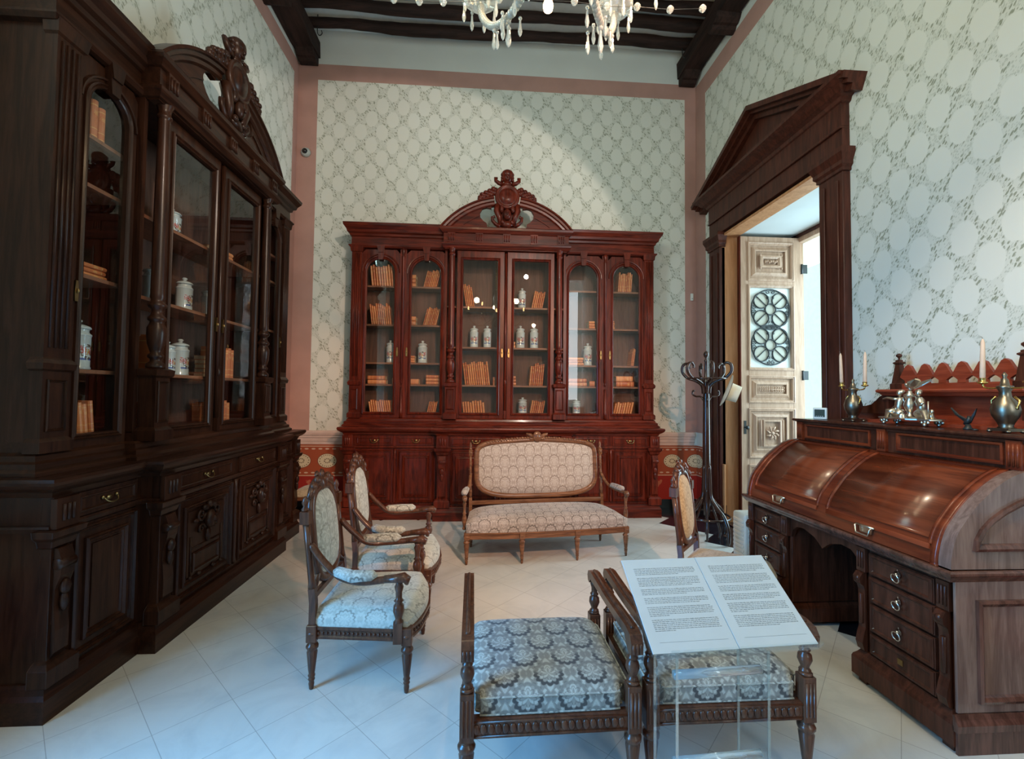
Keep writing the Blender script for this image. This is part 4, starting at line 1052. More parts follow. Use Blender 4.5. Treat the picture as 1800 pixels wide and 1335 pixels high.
# settee
def settee():
    t = thing('settee', 'long carved walnut settee with scalloped damask upholstery before the far bookcase', 'settee', (.61, 4.40, 0), R(6.4))
    for x, y in ((-.77, -.23), (.77, -.23), (-.265, -.272), (.265, -.272), (-.69, .23), (.69, .23)): turned_leg(t, x, y, .285, .95, 'gilded_walnut', .225)
    fr = [(-.69, .23), (-.77, -.23), (-.5, -.258), (-.265, -.272), (0, -.276), (.265, -.272), (.5, -.258), (.77, -.23), (.69, .23)]
    m = MB(); m.sweep(fr, [(0, .228), (.014, .23), (.014, .242), (.008, .248), (.008, .268), (.018, .275), (.018, .288), (-.012, .288), (-.012, .228), (0, .228)], closed=True)
    m.build('seat_rail', 'gilded_walnut', t)
    def top(u, v):
        a, b = 2*u-1, 2*v-1; hw = .78 - .075*v
        x = a*hw; y = -.245 + .475*v - .045*(1-a*a)*(1-v)
        k = (1-a**6)*(1-b**4); e = max(abs(a), abs(b))
        return (x, y, .372 + .062*k**.55 + .02*(1-a*a)*v - .008*max(0, (e-.88)/.12)**2)
    m = MB(); n = 28; m.grid(top, n, 16)
    edge = [(i/n, 0) for i in range(n)] + [(1, i/16) for i in range(16)] + [(1-i/n, 1) for i in range(n)] + [(0, 1-i/16) for i in range(16)]
    U = [top(u, v) for u, v in edge]; Lo = [(p[0]*.995, p[1]*.99, .286) for p in U]; K = len(edge)
    m.add(U+Lo, [((i+1) % K, i, K+i, K+(i+1) % K) for i in range(K)], True); m.build('seat_cushion', 'damask_sofa', t)
    ln = .10; T = Matrix(((-1, 0, 0, 0), (0, -1, ln, .23-ln*.45), (0, 0, 1, 0), (0, 0, 0, 1)))
    f, p = back_panel_(t, T, .64, .262, .762, 'damask_sofa_back', (9.0, 3.6), .055, .022, frame_mat='gilded_walnut')
    # squarer foot of the frame, lower rail
    m = MB(); m.box(-.69, .69, .215, .245, .425, .465); m.tube([(-.69, .222, .455), (.69, .222, .455)], .010, 6); m.build('lower_rail', 'gilded_walnut', t, bevel=.004)
    for s in (-1, 1):
        m = MB(); P = lambda z: (s*.70, .23+ln*(z-.45), z)
        m.tube([P(.28), P(.50)], .022, 4, smooth=False); m.tube([P(.50), P(.56), P(.60), P(.86), P(.92)], [.014, .018, .012, .013, .014], 8)
        x, y, z = P(.945); m.box(x-.018, x+.018, y-.018, y+.018, .915, .975); m.ell((x, y-.02, .945), (.010, .006, .014), 8, 6)
        m.lathe([(.014, .975), (.018, .985), (.008, .995), (.014, 1.015), (.009, 1.035), (.003, 1.055)], (x, y+.004), 10)
        for k in range(12): m.ell((x+.013*math.cos(k*1.3), P(.62+k*.022)[1]+.013*math.sin(k*1.3), .62+k*.022), (.007, .007, .010), 6, 4)
        m.build('back_post', 'gilded_walnut', t)
        m = MB(); pa = bez([(s*.70, .25, .72), (s*.715, .17, .65), (s*.745, .08, .60), (s*.775, -.02, .588), (s*.79, -.13, .592), (s*.79, -.165, .592)], 6)
        m.tube(pa, .016, 8, sq=.85); m.tube([(s*.79, -.16, .592), (s*.79, -.20, .594), (s*.79, -.215, .582), (s*.79, -.21, .565)], [.018, .025, .022, .012], 8)
        support(m, s*.79, -.18, .30, .575, 1.0)
        a = m.build('armrest', 'gilded_walnut', t)
        m = MB(); m.tube([(s*.745, .085, .625), (s*.75, .07, .622), (s*.772, -.01, .618), (s*.787, -.10, .618), (s*.79, -.13, .616)], [.008, .026, .032, .030, .010], 12, sq=.85); m.build('arm_pad', 'damask_sofa', a)
    # carved top rail: twisted ribbon and central shell
    m = MB()
    for k in range(38):
        a = -1+2*(k+.5)/38; x = a*.54; z = .765+.255+.055*(1-(x/.625)**2)+.018 - .010*abs(a)**4
        m.ell((x, .228-ln*.0+ln*(z-.45)-.012, z), (.017, .016, .012 + .004*(k % 2)), 8, 6)
    z = 1.105
    m.lathe([(.045, -.012), (.047, 0), (.038, .012), (.028, .008), (.024, .016), (.001, .022)], n=18, T=Matrix.Translation((0, .27, z)) @ Matrix.Rotation(PI/2, 4, 'X') @ Matrix.Scale(1.25, 4, (0, 1, 0)))
    for s in (-1, 1):
        m.tube([(s*.03, .285, z-.01), (s*.075, .275, z+.018), (s*.11, .285, z+.03), (s*.10, .285, z-.002)], [.018, .020, .012, .006], 8)
        m.ell((s*.06, .275, z-.022), (.03, .016, .014), 8, 6); m.ell((s*.16, .285, z-.018), (.04, .014, .012), 8, 6)
    m.build('carved_crest', 'gilded_walnut', t)
settee()

# backless armed benches in the foreground
def bench(label, loc, rz, w, d):
    t = thing('armed_bench', label, 'bench', loc, rz)
    hx, hy = w/2, d/2
    for sx in (-1, 1):
        for sy in (-1, 1):
            m = MB(); x, y = sx*hx, sy*hy
            m.lathe([(r*1.15, z) for r, z in TURN], (x, y), 16, flute=.06)
            h = .027; m.box(x-h, x+h, y-h, y+h, .248, .425)
            for k in (-1, 0, 1): m.tube([(x+k*.015, y-h, .27), (x+k*.015, y-h, .405)], .006, 6)
            m.lathe([(.022, .425), (.028, .432), (.020, .44)], (x, y), 14)
            m.build('leg', 'carved_walnut', t, bevel=.003)
    m = MB(); q = .018
    for sy in (-1, 1):
        m.box(-hx+.02, hx-.02, sy*hy-q, sy*hy+q, .258, .325)
        for k in range(int(w/.028)-1):
            x = -hx+.035+k*.028
            if x < hx-.03: m.ell((x, sy*(hy+q), .292), (.014, .007, .020), 8, 6)
        for z in (.266, .318): m.tube([(-hx+.02, sy*(hy+q), z), (hx-.02, sy*(hy+q), z)], .005, 5)
    for sx in (-1, 1):
        m.box(sx*hx-q, sx*hx+q, -hy+.02, hy-.02, .258, .325)
        for z in (.266, .318): m.tube([(sx*(hx+q), -hy+.02, z), (sx*(hx+q), hy-.02, z)], .005, 5)
    m.build('seat_rail', 'carved_walnut', t)
    # cushion with rounded cut-outs around the posts
    def top(u, v):
        a, b = 2*u-1, 2*v-1
        ca, cb = abs(a)*hx, abs(b)*hy; kx = max(0, (ca-(hx-.05))/.05); ky = max(0, (cb-(hy-.05))/.05)
        pull = min(1, kx*ky*1.6)*.032
        x = a*(hx-.0) - math.copysign(pull, a); y = b*(hy-.0) - math.copysign(pull, b)
        k = (1-abs(a)**5)*(1-abs(b)**5); e = max(abs(a), abs(b))
        return (x*.992, y*.992, .398 + .045*k**.6 - .010*max(0, (e-.88)/.12)**2)
    m = MB(); n = 26; m.grid(top, n, n)
    edge = [(i/n, 0) for i in range(n)] + [(1, i/n) for i in range(n)] + [(1-i/n, 1) for i in range(n)] + [(0, 1-i/n) for i in range(n)]
    U = [top(u, v) for u, v in edge]; Lo = [(p[0], p[1], .322) for p in U]; K = len(edge)
    m.add(U+Lo, [((i+1) % K, i, K+i, K+(i+1) % K) for i in range(K)], True)
    c = m.build('seat_cushion', 'damask_bench', t)
    for zz_ in (.330, .393):
        m = MB(); m.tube([(p[0]*1.003, p[1]*1.003, zz_) for p in U], .004, 5, closed=True); m.build('piping', 'damask_xy', c)
    for sx in (-1, 1):
        m = MB(); x = sx*hx
        for sy in (-1, 1): support(m, x, sy*hy*.985, .435, .60, 1.25)
        s = [(-hy-.045, .555), (-hy-.05, .60), (-hy-.03, .628), (-hy+.02, .638), (0, .630), (hy-.02, .640), (hy+.03, .632), (hy+.045, .605), (hy+.035, .580), (hy+.01, .575), (hy-.01, .60), (0, .598), (-hy+.03, .600), (-hy+.015, .575), (-hy-.01, .555)]
        m.prism(s, x-.024, x+.024, 'yz')
        m.tube([(x, -hy, .636), (x, 0, .631), (x, hy, .640)], .010, 6)
        for k in range(3): m.tube([(x+(k-1)*.014, -hy-.048, .56), (x+(k-1)*.014, -hy-.050, .60)], .006, 6)
        m.build('armrest', 'carved_walnut', t, bevel=.004)
    return t
bench('backless walnut armed bench with blue-grey damask seat, left of the two in the foreground', (.272, 2.01, 0), R(1.2), .645, .56)
bench('backless walnut armed bench with damask seat, partly behind the reading stand', (1.0, 2.035, 0), R(.3), .645, .56)

# small stool in the corner
t = thing('corner_stool', 'small gilt stool with pale gold seat in the corner between the bookcases', 'stool', (-1.95, 5.40, 0))
for sx in (-1, 1):
    for sy in (-1, 1):
        MB().tube(bez([(sx*.17, sy*.15, .36), (sx*.19, sy*.17, .28), (sx*.165, sy*.145, .14), (sx*.185, sy*.165, .012)], 5), [.024]*3+[.026]*3+[.016]*6+[.012]*4, 8).build('leg', 'gilded_walnut', t)
MB().box(-.19, .19, -.17, .17, .31, .36).build('seat_rail', 'gilded_walnut', t, bevel=.01)
cushion(-.195, .195, -.175, .175, .355, .40, .045).build('seat_cushion', 'damask_gold_seat', t)

# ------------------------------------------------------------------ roll-top desk
OX, OY = 2.52, 2.62; OFF = (-OX, -OY, 0)
desk = thing('rolltop_desk', 'large mahogany roll-top desk with silver bail handles against the right wall', 'desk', (OX, OY, 0))
def dk(m, name, mat, parent=None, **k):
    return m.build(name, mat, parent if parent is not None else desk, loc=OFF if parent is None else (0, 0, 0), **k)
fx = 2.10; DYa, DYb = 1.865, 3.375
yc_ = (DYa+DYb)/2
def fm(x): return lambda a, b, h: (x-h, a, b)       # front mouldings: a = y, b = z, raised to -x
def rev(p): return p[::-1]
def ypanel(m, y0, y1, z0, z1, x, w=.02, d=.008):
    m.sweep([(y1, z0), (y0, z0), (y0, z1), (y1, z1)][::-1], [(0, 0), (0, d), (-w*.5, d*1.3), (-w, 0)], True, fm(x))
def prect(y0, y1, z0, z1): return [(y0, z0), (y1, z0), (y1, z1), (y0, z1)]
for (y0, y1, hl) in ((DYa, 2.37, 'near'), (2.92, DYb, 'far')):
    m = MB(); m.box(fx+.015, 2.975, y0, y1, .16, .745); dk(m, 'pedestal', 'desk_dark_wood', bevel=.004)
    m = MB(); pl_ = [(2.98, y1+.02), (fx-.03, y1+.02), (fx-.03, y0-.012), (2.98, y0-.012)][::-1]
    m.prism(pl_, .03, .12, 'xy'); m.sweep(pl_[::-1], [(-.02, .12), (0, .12), (-.005, .135), (-.018, .15), (-.03, .17), (-.05, .17)])
    for yy in (y0+.03, y1-.03): m.box(fx-.01, fx+.05, yy-.025, yy+.025, 0, .035)
    for yy in (y0+.03, y1-.03): m.box(2.90, 2.96, yy-.025, yy+.025, 0, .035)
    dk(m, 'pedestal_plinth', 'desk_dark_wood')
    yd0, yd1 = y0+.085, y1-.075
    for z0, z1, pull in ((.600, .715, 1), (.455, .590, 1), (.300, .445, 1), (.178, .290, 0)):
        m = MB(); m.box(fx-.004, fx+.02, yd0, yd1, z0, z1); m.sweep(prect(yd0+.004, yd1-.004, z0+.004, z1-.004)[::-1], [(0, 0), (0, .006), (.014, .008), (.020, .0)], True, fm(fx-.004))
        d_ = dk(m, 'drawer', 'desk_dark_wood', bevel=.002)
        yc, zc = (yd0+yd1)/2, (z0+z1)/2; m = MB()
        if pull:
            m.lathe([(.016, 0), (.018, .005), (.010, .010), (.012, .014), (.001, .018)], n=14, T=Matrix.Translation((fx-.010, yc, zc+.008)) @ Matrix.Rotation(-PI/2, 4, 'Y'))
            m.tube([(fx-.026-.004*math.sin(a), yc+.021*math.cos(a), zc-.010+.021*math.sin(a)) for a in [2*PI*i/18 for i in range(18)]], .0038, 6, closed=True)
            m.prism([(yc-.006, zc+.015), (yc+.006, zc+.015), (yc, zc+.036)], fx-.012, fx-.008, 'yz')
            m.build('ring_pull', 'nickel', d_)
        else:
            m.prism([(yc-.014, zc-.014), (yc+.014, zc-.014), (yc+.014, zc+.014), (yc-.014, zc+.014)], fx-.007, fx-.003, 'yz'); m.build('keyhole_plate', 'old_brass', d_)
    # scrolled corner brackets
    for yy in (y0+.038, y1-.032):
        m = MB(); w = .028
        m.box(fx-.016, fx+.02, yy-w, yy+w, .600, .73)
        for k in (-1, 0, 1): m.tube([(fx-.018, yy+k*.015, .62), (fx-.018, yy+k*.015, .71)], .006, 6)
        m.prism([(fx, .60), (fx-.025, .595), (fx-.040, .57), (fx-.036, .54), (fx-.018, .525), (fx-.010, .50), (fx-.010, .30), (fx-.022, .26), (fx-.030, .22), (fx-.018, .18), (fx, .17)], yy-w*.8, yy+w*.8)
        m.ell((fx-.03, yy, .565), (.018, .018, .018), 8, 6); m.tube([(fx-.014, yy, .32), (fx-.014, yy, .48)], .012, 6)
        dk(m, 'scroll_bracket', 'desk_dark_wood', bevel=.002)
# kneehole apron, back board, writing-slab rim
m = MB(); ap = [(2.37, .745), (2.92, .745), (2.92, .60), (2.90, .655), (2.86, .685), (2.80, .69), (2.71, .665), (2.675, .64), (2.645, .615), (2.615, .64), (2.58, .665), (2.50, .69), (2.43, .685), (2.39, .655), (2.37, .60)]
m.prism(ap, fx+.01, fx+.035, 'yz'); dk(m, 'kneehole_apron', 'desk_dark_wood', bevel=.003)
m = MB(); m.box(2.94, 2.965, 2.37, 2.92, .16, .745); m.box(2.6, 2.94, 2.375, 2.39, .2, .7); dk(m, 'kneehole_back', 'desk_dark_wood')
m = MB(); rp = [(2.985, DYb+.0), (fx-.03, DYb+.0), (fx-.03, DYa-.012), (2.985, DYa-.012)]
m.prism([(x, y) for x, y in rp][::-1], .748, .79, 'xy'); m.sweep(rp, [(-.03, .735), (.0, .740), (.008, .752), (.018, .765), (.024, .775), (.024, .784), (.016, .790), (-.02, .790)])
dk(m, 'desk_rim', 'desk_end_trim')
# cylinder
prof = [(2.078, .79), (2.080, .83), (2.096, .90), (2.120, .955), (2.153, 1.0), (2.200, 1.058), (2.252, 1.107), (2.305, 1.150), (2.364, 1.188), (2.42, 1.212), (2.47, 1.222)]
prof = [(p.x, p.y) for p in bez(prof, 3)]
def cyl(m, y0, y1, off=0.0, i0=0, i1=None):
    P_ = prof[i0:i1]; vs = []; n_ = len(P_)
    for y in (y0, y1):
        for i, (x, z) in enumerate(P_):
            a, b = P_[max(0, i-1)], P_[min(n_-1, i+1)]; d = Vector((b[0]-a[0], b[1]-a[1])).normalized(); vs.append((x-d.y*off, y, z+d.x*off))
    m.add(vs, [(i+1, i, n_+i, n_+i+1) for i in range(n_-1)], True)
    if off:
        # edges of a raised strip
        base = len(m.v); vs2 = []
        for y in (y0, y1):
            for i, (x, z) in enumerate(P_): vs2.append((x, y, z))
        o = len(m.v); m.v += vs2
        for i in range(n_-1):
            for q in ((o-2*n_+i, o-2*n_+i+1, o+i+1, o+i), (o-n_+i+1, o-n_+i, o+n_+i, o+n_+i+1)): m.f.append(list(q)); m.sm.append(True); m.mi.append(m.cur)
        for i in (0, n_-1): m.f.append([o-2*n_+i, o-n_+i, o+n_+i, o+i]); m.sm.append(False); m.mi.append(m.cur)
m = MB(); cyl(m, DYa+.045, DYb-.03); cyr = dk(m, 'roll_cylinder', 'mahogany')
bot, topi = 5, len(prof)-2
m = MB(); cyl(m, 1.965, 2.555, .006, bot+1, topi-2); dk(m, 'burl_panel', 'mahogany_burl')
m = MB(); cyl(m, 2.665, 3.255, .006, bot+1, topi-2); dk(m, 'burl_panel', 'mahogany_burl')
m = MB()
for y0, y1 in ((1.95, 2.57), (2.65, 3.27)):
    for yy in (y0, y1): cyl(m, yy-.008, yy+.008, .012, bot, topi-1)
    cyl(m, y0, y1, .012, bot-1, bot+1); cyl(m, y0, y1, .012, topi-2, topi)
cyl(m, DYa+.045, DYa+.075, .010, 0, topi); cyl(m, DYb-.06, DYb-.03, .010, 0, topi)
dk(m, 'panel_moulding', 'mahogany')
# end cheeks
for (y0, y1, sg) in ((DYa-.010, DYa+.045, -1), (DYb-.03, DYb, 1)):
    m = MB(); poly = [(2.975, .79)] + [(2.975, 1.232)] + [(x, z+.004) for x, z in prof[::-1]]
    m.prism(poly, y0, y1); dk(m, 'end_cheek', 'desk_end_wood')
m = MB(); ye = DYa-.010
m.box(fx-.005, 2.975, ye, DYa+.001, .17, .745)
dk(m, 'end_board', 'desk_end_wood', bevel=.002)
m = MB(); mpe = lambda a, b, h: (a, ye-h, b)
m.sweep([(2.19, .215), (2.93, .215), (2.93, .66), (2.19, .66)], [(0, 0), (0, .014), (-.012, .018), (-.026, .010), (-.032, -.0)], True, mpe)
arc = [(2.93-.76*math.cos(a)*1.0+.0, .875+.31*math.sin(a)) for a in [PI/2*i/10 for i in range(11)]]
arc = [(2.18+(x-2.17)*1.0, z) for x, z in arc]
m.sweep([(2.93, .875)] + [(2.93, 1.185)] + arc[:-1][::-1], [(0, 0), (0, .014), (-.012, .018), (-.026, .010), (-.032, 0)], True, mpe)
for z0, z1 in ((.10, .165),):
    m.sweep([(2.0+.07, z0), (2.975, z0)], [(0, 0), (0, .02), (-.03, .022), (-.05, .012), (-.07, .006), (-.07, 0)], False, mpe)
m.box(2.08, 2.975, ye-.012, ye, .0, .10)
dk(m, 'end_moulding', 'desk_end_trim')
# silver bail handles
for yc in (2.287, 2.980):
    m = MB(); x0 = 2.076; z = .845
    m.prism([(yc-.036, z-.022), (yc+.036, z-.022), (yc+.040, z+.016), (yc-.040, z+.016)], x0-.006, x0+.004, 'yz')
    m.tube([(x0-.008, yc-.048, z+.014), (x0-.024, yc-.048, z+.010), (x0-.028, yc-.038, z-.028), (x0-.028, yc+.038, z-.028), (x0-.024, yc+.048, z+.010), (x0-.008, yc+.048, z+.014)], .0045, 6)
    m.tube([(x0-.008, yc-.056, z+.014), (x0-.008, yc+.056, z+.014)], .006, 8)
    dk(m, 'bail_handle', 'silver')
# fixed upper carcass and ledge
uy0, uy1 = DYa+.0, 3.325
m = MB(); m.box(2.475, 2.985, uy0, uy1, 1.20, 1.362); dk(m, 'upper_case', 'desk_dark_wood')
m = MB()
for (y0, y1) in ((uy0+.09, 2.50), (2.68, uy1-.07)):
    m.sweep(prect(y0, y1, 1.24, 1.345)[::-1], [(0, 0), (0, .010), (.010, .012), (.018, 0)], True, fm(2.475))
for yy in (uy0+.04, 2.59, uy1-.03):
    m.box(2.455, 2.475, yy-.03, yy+.03, 1.225, 1.36)
    for k in (-1, 0, 1): m.tube([(2.455, yy+k*.017, 1.24), (2.455, yy+k*.017, 1.345)], .006, 6)
dk(m, 'case_moulding', 'mahogany')
m = MB(); lp = [(2.985, uy1), (2.475, uy1), (2.475, uy0), (2.985, uy0)]
m.prism(lp[::-1], 1.362, 1.385, 'xy'); m.sweep(lp, [(0, 1.345), (.008, 1.348), (.014, 1.362), (.030, 1.368), (.034, 1.376), (.030, 1.385), (0, 1.385)])
dk(m, 'top_ledge', 'desk_dark_wood')
# gallery: stepped scroll cheeks, red back, shelf, pierced cresting, finials
gx = 2.86
desk_ = desk; desk = thing('desk_gallery', 'red-brown gallery shelf with pierced zigzag cresting standing on the roll-top desk', 'shelf', (OX, OY, 0))
m = MB(); m.box(gx+.03, 2.985, uy0, 3.30, 1.385, 1.44); m.box(gx+.04, 2.985, 2.17, 2.92, 1.44, 1.585)
m.box(2.70, 2.985, 2.16, 2.95, 1.385, 1.405)
dk(m, 'gallery_back', 'desk_red_wood')
sc = [(2.93, 1.44), (2.93, 1.578), (2.965, 1.578), (3.00, 1.562), (3.03, 1.535), (3.07, 1.505), (3.12, 1.492), (3.165, 1.492), (3.20, 1.478), (3.235, 1.455), (3.27, 1.447), (3.30, 1.44)]
for s in (1, -1):
    q = sc if s > 0 else [(2*2.545-y, z) for y, z in sc][::-1]
    m = MB(); m.prism(q, gx-.02, 2.985, 'yz', smooth=False); dk(m, 'scroll_cheek', 'desk_dark_wood', bevel=.003)
m = MB(); shp = [(2.985, 2.96), (gx-.06, 2.96), (gx-.06, 2.13), (2.985, 2.13)]
m.prism(shp[::-1], 1.590, 1.612, 'xy'); m.sweep(shp, [(-.03, 1.565), (-.01, 1.57), (0, 1.585), (.012, 1.592), (.016, 1.602), (.010, 1.612), (-.01, 1.612)])
dk(m, 'gallery_shelf', 'desk_red_wood')
m = MB(); n_ = 6; y0_, y1_ = 2.19, 2.86; w_ = (y1_-y0_)/n_
m.box(gx, gx+.02, y0_-.02, y1_+.02, 1.612, 1.650)
for k in range(n_):
    a = y0_+w_*k; c_ = a+w_/2
    m.prism([(c_-.024, 1.648), (c_-.022, 1.668), (c_-.036, 1.680), (a, 1.692), (a, 1.700), (c_-.018, 1.768), (c_, 1.778), (c_+.018, 1.768), (a+w_, 1.700), (a+w_, 1.692), (c_+.036, 1.680), (c_+.022, 1.668), (c_+.024, 1.648)], gx, gx+.02, 'yz')
dk(m, 'pierced_cresting', 'desk_red_wood')
for yy in (2.885, 2.165):
    m = MB(); sq4 = 4
    m.lathe([(.052, 1.612), (.052, 1.65), (.042, 1.655), (.022, 1.785), (.034, 1.792), (.034, 1.800), (.020, 1.806), (.020, 1.815), (.008, 1.82)], (gx+.02, yy), 4, smooth=False, a0=PI/4)
    m.lathe([(.006, 1.815), (.006, 1.83), (.018, 1.842), (.018, 1.853), (.004, 1.862)], (gx+.02, yy), 12)
    dk(m, 'finial', 'desk_dark_wood')

# ------------------------------------------------------------------ things on the desk
def candelabrum(label, x, y, hs):
    t = thing('candelabrum', label, 'candelabrum', (x, y, 1.385), 0, 'candelabra on the desk')
    m = MB(); m.box(-.045, .045, -.045, .045, .008, .022); m.lathe([(.034, .022), (.026, .032), (.032, .05), (.050, .085), (.055, .115), (.046, .15), (.024, .178), (.021, .205), (.030, .222), (.032, .232), (.018, .236), (.014, .262), (.007, .275), (.011, .288), (.002, .302)], n=20)
    for sx in (-1, 1):
        for sy in (-1, 1): m.ell((sx*.04, sy*.04, .008), (.012, .012, .008), 8, 6)
    m.build('vase_body', 'pewter', t)
    for s in (-1, 1):
        m = MB(); m.tube(bez([(0, 0, .225), (0, s*.05, .222), (0, s*.08, .224), (0, s*.095, .232), (0, s*.098, .245)], 4), .0045, 6)
        m.lathe([(.005, .242), (.020, .248), (.022, .254), (.012, .257), (.013, .272), (.015, .274), (.010, .276)], (0, s*.098), 14); m.tube([(0, s*.03, .15), (-.006, s*.056, .12), (0, s*.06, .16), (0, s*.04, .18)], .005, 6)
        m.build('branch', 'brass', t)
    return t
def candle(label, x, y, z, h, tilt=(0, 0), c='wax'):
    t = thing('candle', label, 'candle', (x, y, z), 0, 'tapered candles on the desk'); t.rotation_euler = (R(tilt[0]), R(tilt[1]), 0)
    MB().lathe([(.0085, 0), (.0115, .004), (.0105, .10), (.0085, h-.02), (.004, h-.004), (.001, h)], n=14).build('taper', c, t)
    MB().tube([(0, 0, h-.003), (0, .002, h+.008), (0, .010, h+.012)], .0012, 5).build('wick', 'wick', t)
ZC = 1.385+.276
candelabrum('two-branched pewter candelabrum beside the small white thermometer', 2.60, 2.955, None)
candle('pink taper candle at the left end of the desk, nearest the doorway frame', 2.60, 3.053, ZC, .215, (-2, 0)); candle('pink taper candle right of the thermometer, against the wallpaper', 2.60, 2.857, ZC, .205, (1.5, 0))
candelabrum('two-branched pewter candelabrum at the right edge of the photo', 2.60, 2.045, None)
candle('cream taper candle rising before the pierced cresting', 2.60, 2.143, ZC, .205, (1.5, 0)); candle('cream taper candle cut by the right edge of the photo', 2.60, 1.947, ZC, .20, (0, 0))
# small thermometer with a white frame
t = thing('digital_thermometer', 'small white digital thermometer standing at the left end of the desk top', 'thermometer', (2.55, 3.20, 1.386), R(-62))
m = MB(); m.box(-.048, .048, -.008, .012, 0, .088); m.build('casing', 'white_plastic', t, bevel=.008, seg=3)
m = MB(); m.box(-.035, .035, -.0095, -.007, .018, .074); s_ = m.build('screen', 'screen_grey', t)
m = MB()
for k in range(4): m.box(-.026+k*.014, -.018+k*.014, -.0105, -.0095, .022, .026)
m.build('screen_marks', 'grey_plastic', s_)
# figural inkstand
t = thing('figural_inkstand', 'ornate silver inkstand with two seated figures flanking an urn under an eagle', 'inkstand', (2.60, 2.54, 1.385), R(-90), 'silver desk ornaments')
def figure(m, s):
    # draped seated figure facing outwards; s = side
    m.ell((s*.075, 0, .075), (.045, .035, .030)); m.tube([(s*.07, 0, .08), (s*.072, 0, .12), (s*.062, 0, .155), (s*.06, 0, .175)], [.026, .022, .024, .012], 10)
    m.ell((s*.060, -.004, .198), (.016, .017, .021)); m.ell((s*.054, .004, .205), (.018, .018, .016))
    m.tube([(s*.08, -.02, .085), (s*.115, -.03, .085), (s*.125, -.03, .045), (s*.135, -.035, .042)], [.020, .017, .012, .008], 8)
    m.tube([(s*.08, .01, .082), (s*.12, .005, .078), (s*.135, .0, .045)], [.020, .017, .012], 8)
m = MB()
pts = [(-.19, 0), (-.165, -.05), (-.10, -.062), (-.05, -.085), (.05, -.085), (.10, -.062), (.165, -.05), (.19, 0), (.165, .05), (.10, .062), (-.10, .062), (-.165, .05)]
m.prism(pts, .038, .046, 'xy'); m.sweep(pts[::-1], [(0, .038), (.010, .036), (.014, .042), (.006, .048), (-.004, .046)], True)
m.box(-.11, .13, -.03, .03, .046, .054); m.build('tray', 'silver', t, bevel=.002)
for sx, sy in ((-.13, -.045), (.13, -.045), (-.13, .045), (.13, .045)):
    m = MB()
    for a, b, c_ in ((0, 0, .030), (-.018, 0, .026), (.018, 0, .026), (0, 0, .014), (0, -.004, .013)): m.ell((sx+a, sy+b, c_), (.012, .008, .012), 8, 6)
    m.build('foot', 'silver', t)
m = MB(); figure(m, -1); m.tube([(-.06, -.01, .160), (-.09, -.02, .162), (-.13, -.02, .168), (-.158, -.02, .160)], [.011, .009, .007, .006], 8); m.tube([(-.055, .01, .158), (-.085, .01, .13), (-.115, .0, .10)], [.010, .008, .007], 8)
m.build('seated_figure', 'silver', t)
m = MB(); figure(m, 1); m.tube([(.06, -.012, .16), (.085, -.02, .125), (.105, -.02, .145)], [.010, .008, .007], 8); m.tube([(.135, -.025, .15), (.133, -.025, .05)], .004, 6); m.ell((.15, -.02, .09), (.012, .01, .014), 8, 6); m.build('seated_figure', 'silver', t)
m = MB(); m.lathe([(.022, .054), (.024, .062), (.012, .072), (.016, .085), (.030, .115), (.030, .135), (.018, .160), (.022, .172), (.030, .182), (.030, .188), (.012, .200), (.016, .206), (.002, .216)], n=18)
for s in (-1, 1): m.tube([(s*.028, 0, .14), (s*.042, 0, .155), (s*.036, 0, .178), (s*.024, 0, .175)], .004, 6)
m.build('urn', 'silver', t)
m = MB(); m.tube([(.012, 0, .214), (.004, 0, .228), (-.016, 0, .244), (-.030, 0, .246)], [.010, .014, .010, .004], 8); m.ell((-.022, 0, .252), (.010, .008, .008), 8, 6)
for s in (-1, 1):
    m.add([(-.004, s*.010, .240), (.030, s*.045, .268), (.085, s*.050, .285), (.100, s*.035, .276), (.060, s*.018, .248), (.02, s*.006, .226), (-.002, s*.012, .234), (.03, s*.048, .262), (.085, s*.053, .279), (.100, s*.038, .270), (.060, s*.02, .241), (.02, s*.01, .220)], [(0, 1, 2, 3, 4, 5), (11, 10, 9, 8, 7, 6)] + [(i, (i+1) % 6, 6+(i+1) % 6, 6+i) for i in range(6)])
m.build('eagle', 'silver', t)
for sx in (-.135, .0): 
    m = MB(); m.lathe([(.024, .046), (.026, .052), (.020, .062), (.022, .066), (.010, .074), (.003, .082)], (sx, -.055 if sx == 0 else 0), 16); m.build('ink_pot', 'silver', t)
# small dark bronze bird with raised wings
t = thing('bronze_bird', 'small dark bronze bird with raised wings on the desk top', 'figurine', (2.62, 2.235, 1.385), R(-90))
m = MB(); m.lathe([(.020, 0), (.022, .006), (.014, .014), (.010, .03)], n=12); m.build('base', 'iron', t)
m = MB(); m.tube([(-.015, 0, .028), (0, 0, .045), (.008, 0, .06), (.004, 0, .074)], [.008, .016, .012, .006], 8)
for s, ex in ((-1, .085), (1, .045)):
    m.add([(s*.004, -.004, .055), (s*ex*.5, -.006, .075), (s*ex, -.004, .115), (s*ex*.75, -.002, .078), (s*.012, 0, .038), (s*.004, .004, .058), (s*ex*.5, .002, .078), (s*ex, .004, .118), (s*ex*.75, .006, .081), (s*.012, .008, .04)], [(0, 1, 2, 3, 4), (9, 8, 7, 6, 5)] + [(i, (i+1) % 5, 5+(i+1) % 5, 5+i) for i in range(5)])
m.build('bird', 'iron', t)
m = MB(); m.lathe([(.001, 0), (.012, .002), (.014, .006), (.008, .010), (.001, .011)], n=12); tag(m.build('seal_dish', 'iron', loc=(2.56, 2.15, 1.386)), 'tiny dark dish beside the bronze bird on the desk top', 'dish')

